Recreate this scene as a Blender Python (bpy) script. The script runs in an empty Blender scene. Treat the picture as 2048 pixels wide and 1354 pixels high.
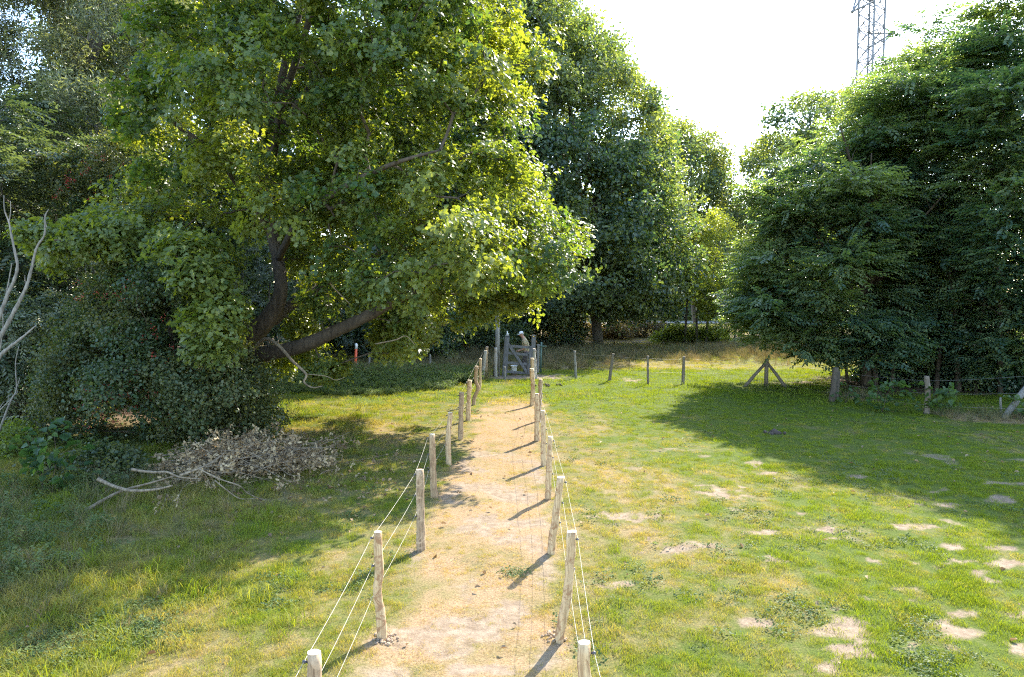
import bpy, bmesh, math, random
import numpy as np
from mathutils import Vector, Matrix
R = math.radians
S = bpy.context.scene
COL = S.collection
rng = np.random.default_rng(7)
random.seed(7)

# ------------------------------------------------------------------ camera
CAM_H = 3.2
F = 1365.0                                   # focal length in pixels of the 2048 wide photograph
PITCH = math.atan(85 / F)
cam = bpy.data.cameras.new('camera'); camo = bpy.data.objects.new('camera', cam); COL.objects.link(camo)
cam.sensor_width = 36; cam.lens = 36 * F / 2048; cam.clip_end = 2000; cam.clip_start = 0.1
camo.location = (0, 0, CAM_H); camo.rotation_euler = (R(90) - PITCH, 0, 0)
S.camera = camo
# ------------------------------------------------------------------ light
SUN_EL, SUN_AZ = R(40), R(32)                # azimuth measured from +Y (view direction) towards +X
w = bpy.data.worlds.new('World'); S.world = w; w.use_nodes = True
nt = w.node_tree; nt.nodes.clear()
sky = nt.nodes.new('ShaderNodeTexSky'); sky.sky_type = 'NISHITA'; sky.sun_disc = False
sky.sun_elevation = SUN_EL; sky.sun_rotation = SUN_AZ; sky.air_density = 1.0; sky.dust_density = 0.7; sky.ozone_density = 1.0
bg = nt.nodes.new('ShaderNodeBackground'); bg.inputs[1].default_value = 0.15
wo = nt.nodes.new('ShaderNodeOutputWorld')
nt.links.new(sky.outputs[0], bg.inputs[0]); nt.links.new(bg.outputs[0], wo.inputs[0])
sun = bpy.data.lights.new('sun', 'SUN'); sun.energy = 2.9; sun.angle = R(0.5); sun.color = (1.0, 0.93, 0.80)
suno = bpy.data.objects.new('sun', sun); COL.objects.link(suno)
sd = Vector((math.sin(SUN_AZ) * math.cos(SUN_EL), math.cos(SUN_AZ) * math.cos(SUN_EL), math.sin(SUN_EL)))
suno.rotation_euler = sd.to_track_quat('Z', 'Y').to_euler(); suno.location = (20, 30, 40)
S.view_settings.view_transform = 'Standard'; S.view_settings.look = 'None'
S.view_settings.gamma = 1; S.view_settings.exposure = 2.5
HAZE = 0.0
S.cycles.pixel_filter_type = 'BLACKMAN_HARRIS'; S.cycles.filter_width = 1.15
S.cycles.volume_bounces = 0; S.cycles.max_bounces = 7; S.cycles.diffuse_bounces = 4; S.cycles.glossy_bounces = 2
S.cycles.transmission_bounces = 5; S.cycles.use_denoising = False
S.cycles.caustics_reflective = False; S.cycles.caustics_refractive = False

# ------------------------------------------------------------------ noise and terrain
def _hash(ix, iy, s):
    h = (ix.astype(np.int64) * 374761393 + iy.astype(np.int64) * 668265263 + s * 982451653) & 0xFFFFFFFF
    h = ((h ^ (h >> 13)) * 1274126177) & 0xFFFFFFFF
    return ((h ^ (h >> 16)) & 0xFFFF) / 65535.0
def vnoise(x, y, s=0):
    x = np.asarray(x, float); y = np.asarray(y, float)
    ix = np.floor(x); iy = np.floor(y); fx = x - ix; fy = y - iy
    fx = fx * fx * (3 - 2 * fx); fy = fy * fy * (3 - 2 * fy)
    a = _hash(ix, iy, s); b = _hash(ix + 1, iy, s); c = _hash(ix, iy + 1, s); d = _hash(ix + 1, iy + 1, s)
    return (a * (1 - fx) + b * fx) * (1 - fy) + (c * (1 - fx) + d * fx) * fy
def fbm(x, y, s=0, o=4):
    v = 0; a = 0.5; t = 0
    for k in range(o):
        v = v + a * vnoise(np.asarray(x) * 2 ** k, np.asarray(y) * 2 ** k, s + k * 17); t += a; a *= 0.55
    return v / t
def sstep(a, b, x):
    t = np.clip((np.asarray(x, float) - a) / (b - a), 0, 1); return t * t * (3 - 2 * t)
def gh(x, y):
    x = np.asarray(x, float); y = np.asarray(y, float)
    d = np.hypot(x, y)
    fade = 1 - sstep(50, 75, d)
    h = (fbm(x * 0.35, y * 0.35, 3) - 0.5) * 0.12 * fade + (fbm(x * 2.2, y * 2.2, 5) - 0.5) * 0.04 * fade
    h = h + 0.45 * np.exp(-(((x - 14.5) / 4.0) ** 2 + ((y - 37) / 3.5) ** 2))
    return h
def gz(x, y): return float(gh(x, y))
def ray(px, py):
    cx = (px - 1024) / F; cy = (677 - py) / F
    return np.array([cx, math.cos(PITCH) + cy * math.sin(PITCH), -math.sin(PITCH) + cy * math.cos(PITCH)])
def W(px, py, Y):                                # the point at distance Y seen at photo pixel (px, py)
    r = ray(px, py); t = Y / r[1]
    return np.array([r[0] * t, Y, CAM_H + r[2] * t])
def G(px, py):                                   # the ground point there
    r = ray(px, py); t = -CAM_H / r[2]
    x, y = r[0] * t, r[1] * t
    return np.array([x, y, gz(x, y)])

# ------------------------------------------------------------------ materials
def newmat(name):
    m = bpy.data.materials.new(name); m.use_nodes = True
    n = m.node_tree; n.nodes.clear()
    return m, n, n.nodes.new('ShaderNodeOutputMaterial')
def rgb(c): return (c[0], c[1], c[2], 1)
def noise_node(n, scale, detail=4, rough=0.6, vec=None, dist=0.0):
    t = n.nodes.new('ShaderNodeTexNoise'); t.inputs['Scale'].default_value = scale
    t.inputs['Detail'].default_value = detail; t.inputs['Roughness'].default_value = rough; t.inputs['Distortion'].default_value = dist
    if vec is not None: n.links.new(vec, t.inputs['Vector'])
    return t
def ramp(n, fac, stops):
    r = n.nodes.new('ShaderNodeValToRGB')
    while len(r.color_ramp.elements) < len(stops): r.color_ramp.elements.new(0.5)
    for e, (p, c) in zip(r.color_ramp.elements, stops): e.position = p; e.color = rgb(c)
    n.links.new(fac, r.inputs[0]); return r
def mixc(n, fac, a, b, blend='MIX'):
    m = n.nodes.new('ShaderNodeMix'); m.data_type = 'RGBA'; m.blend_type = blend
    for i, v in ((0, fac), (6, a), (7, b)):
        if isinstance(v, (int, float)): m.inputs[i].default_value = v
        elif isinstance(v, tuple): m.inputs[i].default_value = rgb(v)
        else: n.links.new(v, m.inputs[i])
    return m.outputs[2]
def leaf_mat(name, ca, cb, tr=0.5, trc=(1.9, 2.0, 0.55), rough=0.42, inst=False, gloss=0.35):
    m, n, o = newmat(name)
    at = n.nodes.new('ShaderNodeAttribute'); at.attribute_name = 'tint'
    if inst: at.attribute_type = 'INSTANCER'
    base = mixc(n, at.outputs['Fac'], ca, cb)
    p = n.nodes.new('ShaderNodeBsdfPrincipled'); n.links.new(base, p.inputs['Base Color'])
    p.inputs['Roughness'].default_value = rough; p.inputs['Specular IOR Level'].default_value = gloss
    t = n.nodes.new('ShaderNodeBsdfTranslucent')
    tc = mixc(n, 1.0, base, tuple(trc), 'MULTIPLY'); n.links.new(tc, t.inputs[0])
    mx = n.nodes.new('ShaderNodeMixShader'); mx.inputs[0].default_value = tr
    n.links.new(p.outputs[0], mx.inputs[1]); n.links.new(t.outputs[0], mx.inputs[2]); n.links.new(mx.outputs[0], o.inputs[0])
    return m
def bark_mat(name, c1, c2, scale=6, stretch=0.15, rough=0.9, bump=0.5):
    m, n, o = newmat(name)
    tc = n.nodes.new('ShaderNodeTexCoord'); mp = n.nodes.new('ShaderNodeMapping'); mp.inputs['Scale'].default_value = (1, 1, stretch)
    n.links.new(tc.outputs['Object'], mp.inputs[0])
    t = noise_node(n, scale * 3, 6, 0.65, mp.outputs[0], 0.4)
    r = ramp(n, t.outputs[0], [(0.32, c1), (0.66, c2)])
    p = n.nodes.new('ShaderNodeBsdfPrincipled'); n.links.new(r.outputs[0], p.inputs['Base Color']); p.inputs['Roughness'].default_value = rough
    b = n.nodes.new('ShaderNodeBump'); b.inputs['Strength'].default_value = bump; b.inputs['Distance'].default_value = 0.02
    n.links.new(t.outputs[0], b.inputs['Height']); n.links.new(b.outputs[0], p.inputs['Normal']); n.links.new(p.outputs[0], o.inputs[0])
    return m
def plain(name, c, rough=0.7, var=0.15, scale=20, metal=0):
    m, n, o = newmat(name)
    tc = n.nodes.new('ShaderNodeTexCoord')
    t = noise_node(n, scale, 4, 0.6, tc.outputs['Object'])
    c2 = tuple(v * (1 - var) for v in c); c1 = tuple(min(1, v * (1 + var)) for v in c)
    r = ramp(n, t.outputs[0], [(0.3, c2), (0.7, c1)])
    p = n.nodes.new('ShaderNodeBsdfPrincipled'); n.links.new(r.outputs[0], p.inputs['Base Color'])
    p.inputs['Roughness'].default_value = rough; p.inputs['Metallic'].default_value = metal; n.links.new(p.outputs[0], o.inputs[0])
    return m
M = {}
M['oak'] = leaf_mat('oak leaves', (0.05, 0.098, 0.038), (0.16, 0.195, 0.05), 0.48, (2.5, 2.2, 0.45), 0.38, gloss=.45)
M['horn'] = leaf_mat('hornbeam leaves', (0.055, 0.105, 0.075), (0.20, 0.24, 0.10), 0.45, (2.0, 2.1, 0.6), 0.30, gloss=.6)  # blue lifted in the base colour to imitate haze over the right-hand trees
M['maple'] = leaf_mat('maple leaves', (0.055, 0.10, 0.072), (0.19, 0.22, 0.09), 0.45, (2.2, 2.1, 0.5), 0.32, gloss=.55)  # bluish base too: the haze veil is mixed into the leaf colour
M['bright'] = leaf_mat('pale leaves', (0.12, 0.16, 0.04), (0.23, 0.26, 0.06), 0.5, (2.0, 1.9, 0.5))
M['willow'] = leaf_mat('willow leaves', (0.07, 0.092, 0.055), (0.22, 0.24, 0.15), 0.38, (1.8, 1.8, 0.6), 0.33, gloss=.5)
M['ash'] = leaf_mat('ash leaves', (0.05, 0.078, 0.048), (0.14, 0.165, 0.095), 0.32, (1.7, 1.8, 0.6), 0.33, gloss=.5)
M['thorn'] = leaf_mat('hawthorn leaves', (0.045, 0.082, 0.042), (0.135, 0.14, 0.058), 0.4, (1.9, 1.8, 0.5), 0.38)
M['syc'] = leaf_mat('sycamore leaves', (0.04, 0.085, 0.035), (0.11, 0.16, 0.05), 0.4, (1.8, 1.9, 0.5))
M['brown'] = leaf_mat('dead hedge leaves', (0.075, 0.065, 0.03), (0.21, 0.16, 0.065), 0.35, (1.7, 1.5, 0.6))
M['deadleaf'] = leaf_mat('withered leaves', (0.14, 0.09, 0.045), (0.46, 0.35, 0.20), 0.2, (1.2, 1.1, 0.9), 0.6, gloss=0.3)
M['fallen'] = leaf_mat('fallen leaves', (0.16, 0.10, 0.055), (0.36, 0.27, 0.16), 0.2, (1.2, 1.0, 0.8), 0.7, gloss=0.2)
M['bark'] = bark_mat('oak bark', (0.025, 0.018, 0.012), (0.10, 0.075, 0.05), 5)
M['bark2'] = bark_mat('grey bark', (0.05, 0.042, 0.034), (0.16, 0.14, 0.11), 5)
M['deadwood'] = bark_mat('bleached dead wood', (0.10, 0.088, 0.07), (0.30, 0.27, 0.23), 9)
M['pilewood'] = bark_mat('cut branch bark', (0.10, 0.072, 0.045), (0.30, 0.235, 0.155), 6)
M['berry'] = plain('red berries', (0.30, 0.03, 0.02), 0.4)
M['rope'] = plain('white polywire', (0.40, 0.37, 0.31), 0.7, 0.15, 60)
M['wire'] = plain('thin steel wire', (0.25, 0.24, 0.22), 0.5, 0.1, metal=0.6)
M['steel'] = plain('galvanised lattice steel', (0.16, 0.17, 0.18), 0.6, 0.2, 3)
M['insul'] = plain('dark insulators', (0.05, 0.05, 0.06), 0.4)

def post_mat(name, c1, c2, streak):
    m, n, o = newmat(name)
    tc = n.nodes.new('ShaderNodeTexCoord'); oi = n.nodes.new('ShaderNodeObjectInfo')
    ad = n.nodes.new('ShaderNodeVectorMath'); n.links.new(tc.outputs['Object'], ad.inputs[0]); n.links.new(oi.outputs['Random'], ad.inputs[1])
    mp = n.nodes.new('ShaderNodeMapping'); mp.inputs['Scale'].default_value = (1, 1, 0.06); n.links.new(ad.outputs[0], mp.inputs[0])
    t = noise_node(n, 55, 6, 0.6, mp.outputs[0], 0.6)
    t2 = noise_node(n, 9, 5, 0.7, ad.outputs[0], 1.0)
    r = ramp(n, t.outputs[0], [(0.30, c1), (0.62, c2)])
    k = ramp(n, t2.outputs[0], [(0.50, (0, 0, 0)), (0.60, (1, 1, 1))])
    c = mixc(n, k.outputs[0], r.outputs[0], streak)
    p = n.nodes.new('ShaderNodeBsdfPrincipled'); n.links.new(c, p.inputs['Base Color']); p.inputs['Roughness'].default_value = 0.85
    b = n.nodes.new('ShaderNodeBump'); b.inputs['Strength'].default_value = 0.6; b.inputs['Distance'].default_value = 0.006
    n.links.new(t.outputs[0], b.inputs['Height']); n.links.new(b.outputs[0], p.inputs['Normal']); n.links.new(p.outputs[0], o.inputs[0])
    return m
M['pale'] = post_mat('peeled chestnut', (0.27, 0.165, 0.08), (0.60, 0.43, 0.24), (0.30, 0.165, 0.08))
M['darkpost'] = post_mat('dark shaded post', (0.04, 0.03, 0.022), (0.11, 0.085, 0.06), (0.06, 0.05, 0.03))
M['barky'] = post_mat('post with bark', (0.13, 0.08, 0.045), (0.36, 0.25, 0.15), (0.45, 0.32, 0.2))
M['grey'] = post_mat('weathered grey post', (0.10, 0.095, 0.085), (0.26, 0.25, 0.225), (0.15, 0.13, 0.10))
M['greybrown'] = post_mat('weathered brown post', (0.08, 0.062, 0.045), (0.22, 0.18, 0.13), (0.13, 0.10, 0.07))
M['bleach'] = post_mat('bleached post', (0.22, 0.19, 0.16), (0.44, 0.40, 0.34), (0.26, 0.2, 0.15))
M['brownpost'] = post_mat('brown peeled post', (0.17, 0.10, 0.05), (0.42, 0.29, 0.16), (0.22, 0.13, 0.07))
M['cut'] = post_mat('fresh saw cut', (0.62, 0.50, 0.34), (0.74, 0.63, 0.47), (0.5, 0.38, 0.24))
M['darkwood'] = post_mat('dark stained gate wood', (0.07, 0.068, 0.072), (0.19, 0.19, 0.20), (0.11, 0.105, 0.10))

# ------------------------------------------------------------------ mesh helpers
def mk_mesh(name, V, Q, mats, attr=None, smooth=False, midx=None):
    me = bpy.data.meshes.new(name)
    V = np.ascontiguousarray(V, np.float32); Q = np.ascontiguousarray(Q, np.int32)
    k = Q.shape[1]
    me.vertices.add(len(V)); me.vertices.foreach_set('co', V.ravel())
    me.loops.add(Q.size); me.loops.foreach_set('vertex_index', Q.ravel())
    me.polygons.add(len(Q)); me.polygons.foreach_set('loop_start', np.arange(0, Q.size, k, dtype=np.int32))
    if smooth: me.polygons.foreach_set('use_smooth', np.ones(len(Q), bool))
    if midx is not None: me.polygons.foreach_set('material_index', np.ascontiguousarray(midx, np.int32))
    for m in (mats if isinstance(mats, (list, tuple)) else [mats]): me.materials.append(m)
    me.update(calc_edges=True)
    if attr:
        for an, (dom, arr) in attr.items():
            a = me.attributes.new(an, 'FLOAT', dom); a.data.foreach_set('value', np.ascontiguousarray(arr, np.float32))
    return me
def link(name, me, parent=None, loc=None):
    o = bpy.data.objects.new(name, me); COL.objects.link(o)
    if loc is not None: o.location = loc
    if parent is not None: o.parent = parent
    return o
def tag(o, label=None, cat=None, group=None, kind=None):
    if label: o['label'] = label
    if cat: o['category'] = cat
    if group: o['group'] = group
    if kind: o['kind'] = kind
    return o
def empty(name, loc, label, cat, group=None, rz=0):
    o = bpy.data.objects.new(name, None); COL.objects.link(o); o.location = loc; o.rotation_euler = (0, 0, rz); o.empty_display_size = 0.3
    return tag(o, label, cat, group)
def norm(a): return a / np.maximum(np.linalg.norm(a, axis=-1, keepdims=True), 1e-9)

class Tubes:
    def __init__(s, sides=6): s.V = []; s.Q = []; s.n = 0; s.k = sides
    def add(s, pts, rad, sides=None, flat=None, cap=True, wob=0):
        k = sides or s.k; P = np.asarray(pts, float); r = np.broadcast_to(np.asarray(rad, float), (len(P),)).copy()
        T = np.gradient(P, axis=0); T = norm(T)
        up = np.array([0, 0, 1.0]) if abs(T[0][2]) < 0.9 else np.array([1.0, 0, 0])
        a = np.cross(T, up); a = norm(a)
        for i in range(1, len(a)):                     # keep the frame from flipping
            v = a[i - 1] - T[i] * np.dot(a[i - 1], T[i]); a[i] = v / max(np.linalg.norm(v), 1e-9)
        b = np.cross(T, a)
        if cap: P = np.vstack([P[:1], P, P[-1:]]); a = np.vstack([a[:1], a, a[-1:]]); b = np.vstack([b[:1], b, b[-1:]]); r = np.concatenate([[1e-4], r, [1e-4]])
        th = np.arange(k) * 2 * math.pi / k
        ring = a[:, None, :] * np.cos(th)[None, :, None] + b[:, None, :] * np.sin(th)[None, :, None]
        rr = r[:, None] * (1 + (wob * (rng.random((len(r), k)) - 0.5) if wob else 0)) if wob else r[:, None] * np.ones((1, k))
        V = P[:, None, :] + ring * rr[:, :, None]
        i = np.arange(len(P) - 1)[:, None]; j = np.arange(k)[None, :]
        q = np.stack([i * k + j, i * k + (j + 1) % k, (i + 1) * k + (j + 1) % k, (i + 1) * k + j], -1).reshape(-1, 4)
        s.V.append(V.reshape(-1, 3)); s.Q.append(q + s.n); s.n += V.shape[0] * k
    def box(s, p0, p1, wx, wy):                        # a square bar from p0 to p1
        P0 = np.asarray(p0, float); P1 = np.asarray(p1, float); t = norm(P1 - P0)
        u = np.array([0, 1.0, 0]); a = norm(np.cross(t, u)); b = np.cross(t, a)
        V = [p + a * sx * wx / 2 + b * sy * wy / 2 for p in (P0, P1) for sx, sy in ((-1, -1), (1, -1), (1, 1), (-1, 1))]
        s.V.append(np.array(V)); q = np.array([[0, 1, 2, 3], [4, 7, 6, 5], [0, 4, 5, 1], [1, 5, 6, 2], [2, 6, 7, 3], [3, 7, 4, 0]])
        s.Q.append(q + s.n); s.n += 8
    def mesh(s, name, mat, origin=(0, 0, 0), smooth=True):
        return mk_mesh(name, np.vstack(s.V) - np.asarray(origin), np.vstack(s.Q), mat, smooth=smooth)
def smooth_path(pts, rad, n=5):
    P = np.asarray(pts, float); r = np.asarray(rad, float); out = []; ro = []
    for i in range(len(P) - 1):
        p0 = P[max(i - 1, 0)]; p1 = P[i]; p2 = P[i + 1]; p3 = P[min(i + 2, len(P) - 1)]
        for t in np.arange(n) / n:
            out.append(0.5 * ((2 * p1) + (-p0 + p2) * t + (2 * p0 - 5 * p1 + 4 * p2 - p3) * t * t + (-p0 + 3 * p1 - 3 * p2 + p3) * t ** 3)); ro.append(r[i] * (1 - t) + r[i + 1] * t)
    out.append(P[-1]); ro.append(r[-1])
    return np.array(out), np.array(ro)

# leaves: every leaf is 6 vertices, 2 folded quads
def leaf(L, wd, fold=0.2, droop=0.15):
    f = wd * fold
    return np.array([[0, 0, 0], [.35 * L, -wd, f], [.75 * L, -.75 * wd, f * .6], [L, 0, -droop * L], [.75 * L, .75 * wd, f * .6], [.35 * L, wd, f]])
LQ = np.array([[0, 1, 2, 3], [0, 3, 4, 5]])
LQ12 = np.array([[0, 4, 5, 1], [1, 5, 6, 2], [2, 6, 7, 3], [0, 1, 9, 8], [1, 2, 10, 9], [2, 3, 11, 10]])
def oak_leaf(L, wd, fold=.25, droop=.12):            # lobed outline, 12 vertices
    mid = [(0, 0, 0), (.36 * L, 0, 0), (.64 * L, 0, -.02 * L), (L, 0, -droop * L)]
    side_ = [(.20, .75, .5), (.40, .38, .3), (.60, 1.15, .8), (.88, .55, .2)]
    return np.array(mid + [(a * L, -b * wd, fold * wd * c - droop * L * a * a * .6) for a, b, c in side_] + [(a * L, b * wd, fold * wd * c - droop * L * a * a * .6) for a, b, c in side_])
def rotz(a): c, s = math.cos(a), math.sin(a); return np.array([[c, -s, 0], [s, c, 0], [0, 0, 1]])
def roty(a): c, s = math.cos(a), math.sin(a); return np.array([[c, 0, s], [0, 1, 0], [-s, 0, c]])
def rotx(a): c, s = math.cos(a), math.sin(a); return np.array([[1, 0, 0], [0, c, -s], [0, s, c]])
def rosette(n, L, wd, g, spread=0.05, up=0.6, lob=False):
    V = []
    for k in range(n):
        l = (oak_leaf if lob else leaf)(L * g.uniform(.6, 1.15), wd * g.uniform(.75, 1.2), g.uniform(.1, .5), g.uniform(-.05, .4))
        m = rotz(k * 2.4 + g.uniform(-.3, .3)) @ roty(-g.uniform(-.25, up)) @ rotx(g.uniform(-.7, .7))
        V.append((l + [0.02, 0, 0]) @ m.T + g.normal(0, spread, 3) * [1, 1, .8])
    return np.array(V)
def spray(n, step, L, wd, g):
    V = []
    for k in range(n):
        sgn = 1 if k % 2 else -1
        s = L * (0.65 + 0.5 * math.sin(math.pi * (k + 1) / (n + 1)))
        l = leaf(s, wd * s / L, 0.2, 0.25)
        m = rotz(sgn * g.uniform(.6, 1.0)) @ rotx(g.uniform(-.35, .35)) @ roty(g.uniform(-.1, .35))
        V.append(l @ m.T + [k * step, sgn * .006, -0.02 * (k * step * 3) ** 2 + g.normal(0, .01)])
    return np.array(V)
def cloud(n, L, wd, r, g):
    V = []
    for k in range(n):
        l = leaf(L * g.uniform(.6, 1.2), wd * g.uniform(.7, 1.1), 0.25, g.uniform(0, .3))
        m = rotz(g.uniform(0, 6.28)) @ roty(g.uniform(-.9, .9)) @ rotx(g.uniform(-.9, .9))
        V.append(l @ m.T + g.normal(0, r, 3) * [1, 1, .7])
    return np.array(V)
g0 = np.random.default_rng(3)
TPL = {
 'oak': [rosette(9, 0.135, 0.040, g0, .06, .9, True) for _ in range(8)],
 'oakbig': [rosette(8, 0.17, 0.05, g0) for _ in range(8)],
 'horn': [spray(13, 0.045, 0.10, 0.028, g0) for _ in range(8)],
 'maple': [cloud(8, 0.20, 0.075, 0.20, g0) for _ in range(8)],
 'far': [cloud(8, 0.30, 0.11, 0.33, g0) for _ in range(8)],
 'willow': [cloud(12, 0.12, 0.014, 0.12, g0) for _ in range(8)],
 'ash': [spray(11, 0.05, 0.12, 0.026, g0) for _ in range(8)],
 'thorn': [cloud(10, 0.05, 0.02, 0.07, g0) for _ in range(8)],
 'syc': [rosette(5, 0.17, 0.08, g0, 0.07, 0.2) for _ in range(6)],
 'dead': [cloud(6, 0.10, 0.03, 0.06, g0) for _ in range(6)],
}
def place_leaves(name, tpls, pos, up, fwd, scale, tint, mat, parent, origin, jit=0.22):
    """each position takes one leaf template, turned so that its z follows up and its x follows fwd"""
    Vs = []; Qs = []; Ts = []; n = 0
    z = norm(up); x = norm(fwd - z * np.sum(fwd * z, -1, keepdims=True)); y = np.cross(z, x)
    Rm = np.stack([x, y, z], -1)                       # columns
    pick = rng.integers(0, len(tpls), len(pos))
    for k, tp in enumerate(tpls):
        m = pick == k
        if not m.any(): continue
        L_ = tp.reshape(-1, 3)
        V = np.einsum('mij,vj->mvi', Rm[m], L_) * scale[m][:, None, None] + pos[m][:, None, :]
        nl = V.shape[0] * tp.shape[0]
        V = V.reshape(-1, 3); nv = tp.shape[1]; lq = LQ if nv == 6 else LQ12
        Q = (np.arange(nl)[:, None, None] * nv + lq[None]).reshape(-1, 4) + n
        t = np.repeat(np.repeat(tint[m], tp.shape[0]) + rng.normal(0, jit, nl), len(lq))
        Vs.append(V); Qs.append(Q); Ts.append(np.clip(t, 0, 1)); n += len(V)
    me = mk_mesh(name, np.vstack(Vs) - np.asarray(origin), np.vstack(Qs), mat, {'tint': ('FACE', np.concatenate(Ts))})
    return link(name, me, parent)

def inside(poly, x, y):
    r = np.zeros(len(x), bool); n = len(poly)
    for i in range(n):
        x0, y0 = poly[i]; x1, y1 = poly[(i + 1) % n]
        c = ((y0 > y) != (y1 > y)) & (x < (x1 - x0) * (y - y0) / (y1 - y0 + 1e-12) + x0)
        r ^= c
    return r
def edged(poly, x, y):
    d = np.full(len(x), 1e9); n = len(poly)
    for i in range(n):
        a = np.array(poly[i], float); b = np.array(poly[(i + 1) % n], float); ab = b - a
        t = np.clip(((x - a[0]) * ab[0] + (y - a[1]) * ab[1]) / (ab @ ab + 1e-9), 0, 1)
        d = np.minimum(d, np.hypot(x - a[0] - t * ab[0], y - a[1] - t * ab[1]))
    return d
def crown_clusters(poly, z0, tmax, nlobe, per, lobe_r, shell=0.5, flat=0.75, zmin=0.25, sep=0.56, keepout=(), zsh=0.0):
    """an inflated crown: lobes fill the outline at every depth, clusters sit on the lobes"""
    poly = [tuple(p) for p in poly]; xs = [p[0] for p in poly]; ys = [p[1] for p in poly]
    L = []
    tries = 0
    m = z0 / F
    while len(L) < nlobe and tries < nlobe * 45:
        tries += 1
        x = np.array([rng.uniform(min(xs), max(xs))]); y = np.array([rng.uniform(min(ys), max(ys))])
        if not inside(poly, x, y)[0]: continue
        d = edged(poly, x, y)[0] * m
        r = min(lobe_r * rng.uniform(.6, 1.25), d + 0.15 * lobe_r)
        if r < 0.3 * lobe_r: continue
        q = min(d / tmax, 1); th = tmax * math.sqrt(max(1 - (1 - q) ** 2, 0))
        u = rng.uniform(-1, 1); u = math.copysign(abs(u) ** shell, u)
        c = W(x[0], y[0], z0 + th * u + zsh * max(0, x[0] - 780))
        if any(np.linalg.norm((c - l[0]) * [1, 1, 1.25]) < sep * (r + l[1]) for l in L): continue
        L.append((c, r))
    C = []; O = []; T = []
    cen = W(sum(xs) / len(xs), sum(ys) / len(ys), z0)
    for c, r in L:
        tl = rng.uniform(0.05, 0.85)
        k = max(3, int(per * (r / lobe_r) ** 2))
        d = norm(rng.normal(0, 1, (k, 3)) + [0, 0, 0.35] + norm(c - cen) * 0.4)
        p = c + d * r * rng.uniform(.55, 1.0, (k, 1)) * [1, 1, flat]
        ok = p[:, 2] > gh(p[:, 0], p[:, 1]) + zmin
        for ko, zk in keepout:
            rel = p - [0, 0, CAM_H]
            dep = rel[:, 1] * math.cos(PITCH) - rel[:, 2] * math.sin(PITCH); upc = rel[:, 1] * math.sin(PITCH) + rel[:, 2] * math.cos(PITCH)
            ok &= ~(inside(ko, 1024 + F * rel[:, 0] / dep, 677 - F * upc / dep) & (p[:, 1] < zk))
        p = p[ok]; d = d[ok]
        C.append(p); O.append(d); T.append(np.full(len(p), tl) + rng.normal(0, .08, len(p)))
    return np.vstack(C), np.vstack(O), np.concatenate(T), L
def branches(T, roots, C, tip=0.008, pw=0.5, pen=0.35, sides=5, maxr=0.12, twig=True):
    """joins every cluster to the nearest wood, so that limbs fork towards all of the crown"""
    pos = []; par = []; pl = []
    for P in roots:
        for i, p in enumerate(P): pos.append(p); par.append(-1); pl.append(i * 0.15)
    pos = np.array(pos); n0 = len(pos)
    cap = n0 + 4 * len(C); A = np.zeros((cap, 3)); A[:n0] = pos; PL = np.zeros(cap); PL[:n0] = pl; par = par + [-1] * (cap - n0); n = n0
    d0 = np.array([np.min(np.linalg.norm(A[:n0] - c, axis=1)) for c in C])
    for ci in np.argsort(d0):
        c = C[ci]; d = np.linalg.norm(A[:n] - c, axis=1)
        cost = d + pen * PL[:n] + 0.5 * np.maximum(0, A[:n, 2] - c[2])
        j = int(np.argmin(cost)); a = A[j]; D = d[j]
        last = j
        for t in (0.33, 0.66, 1.0):
            p = a * (1 - t) + c * t
            if t < 1: p = p + rng.normal(0, 0.05 * D, 3) + [0, 0, 0.08 * D * math.sin(math.pi * t)]
            A[n] = p; par[n] = last; PL[n] = PL[last] + D / 3; last = n; n += 1
    cnt = np.zeros(n)
    haschild = np.zeros(n, bool)
    for i in range(n0, n): haschild[par[i]] = True
    cnt[~haschild] = 1
    for i in range(n - 1, n0 - 1, -1): cnt[par[i]] += cnt[i]
    rad = np.minimum(tip * np.maximum(cnt, 1) ** pw, maxr)
    for i in range(n0, n):
        p = par[i]
        T.add([A[p], A[i]], [min(rad[p], rad[i] * 1.3) if p >= n0 else rad[i], rad[i]], sides, cap=False)
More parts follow.
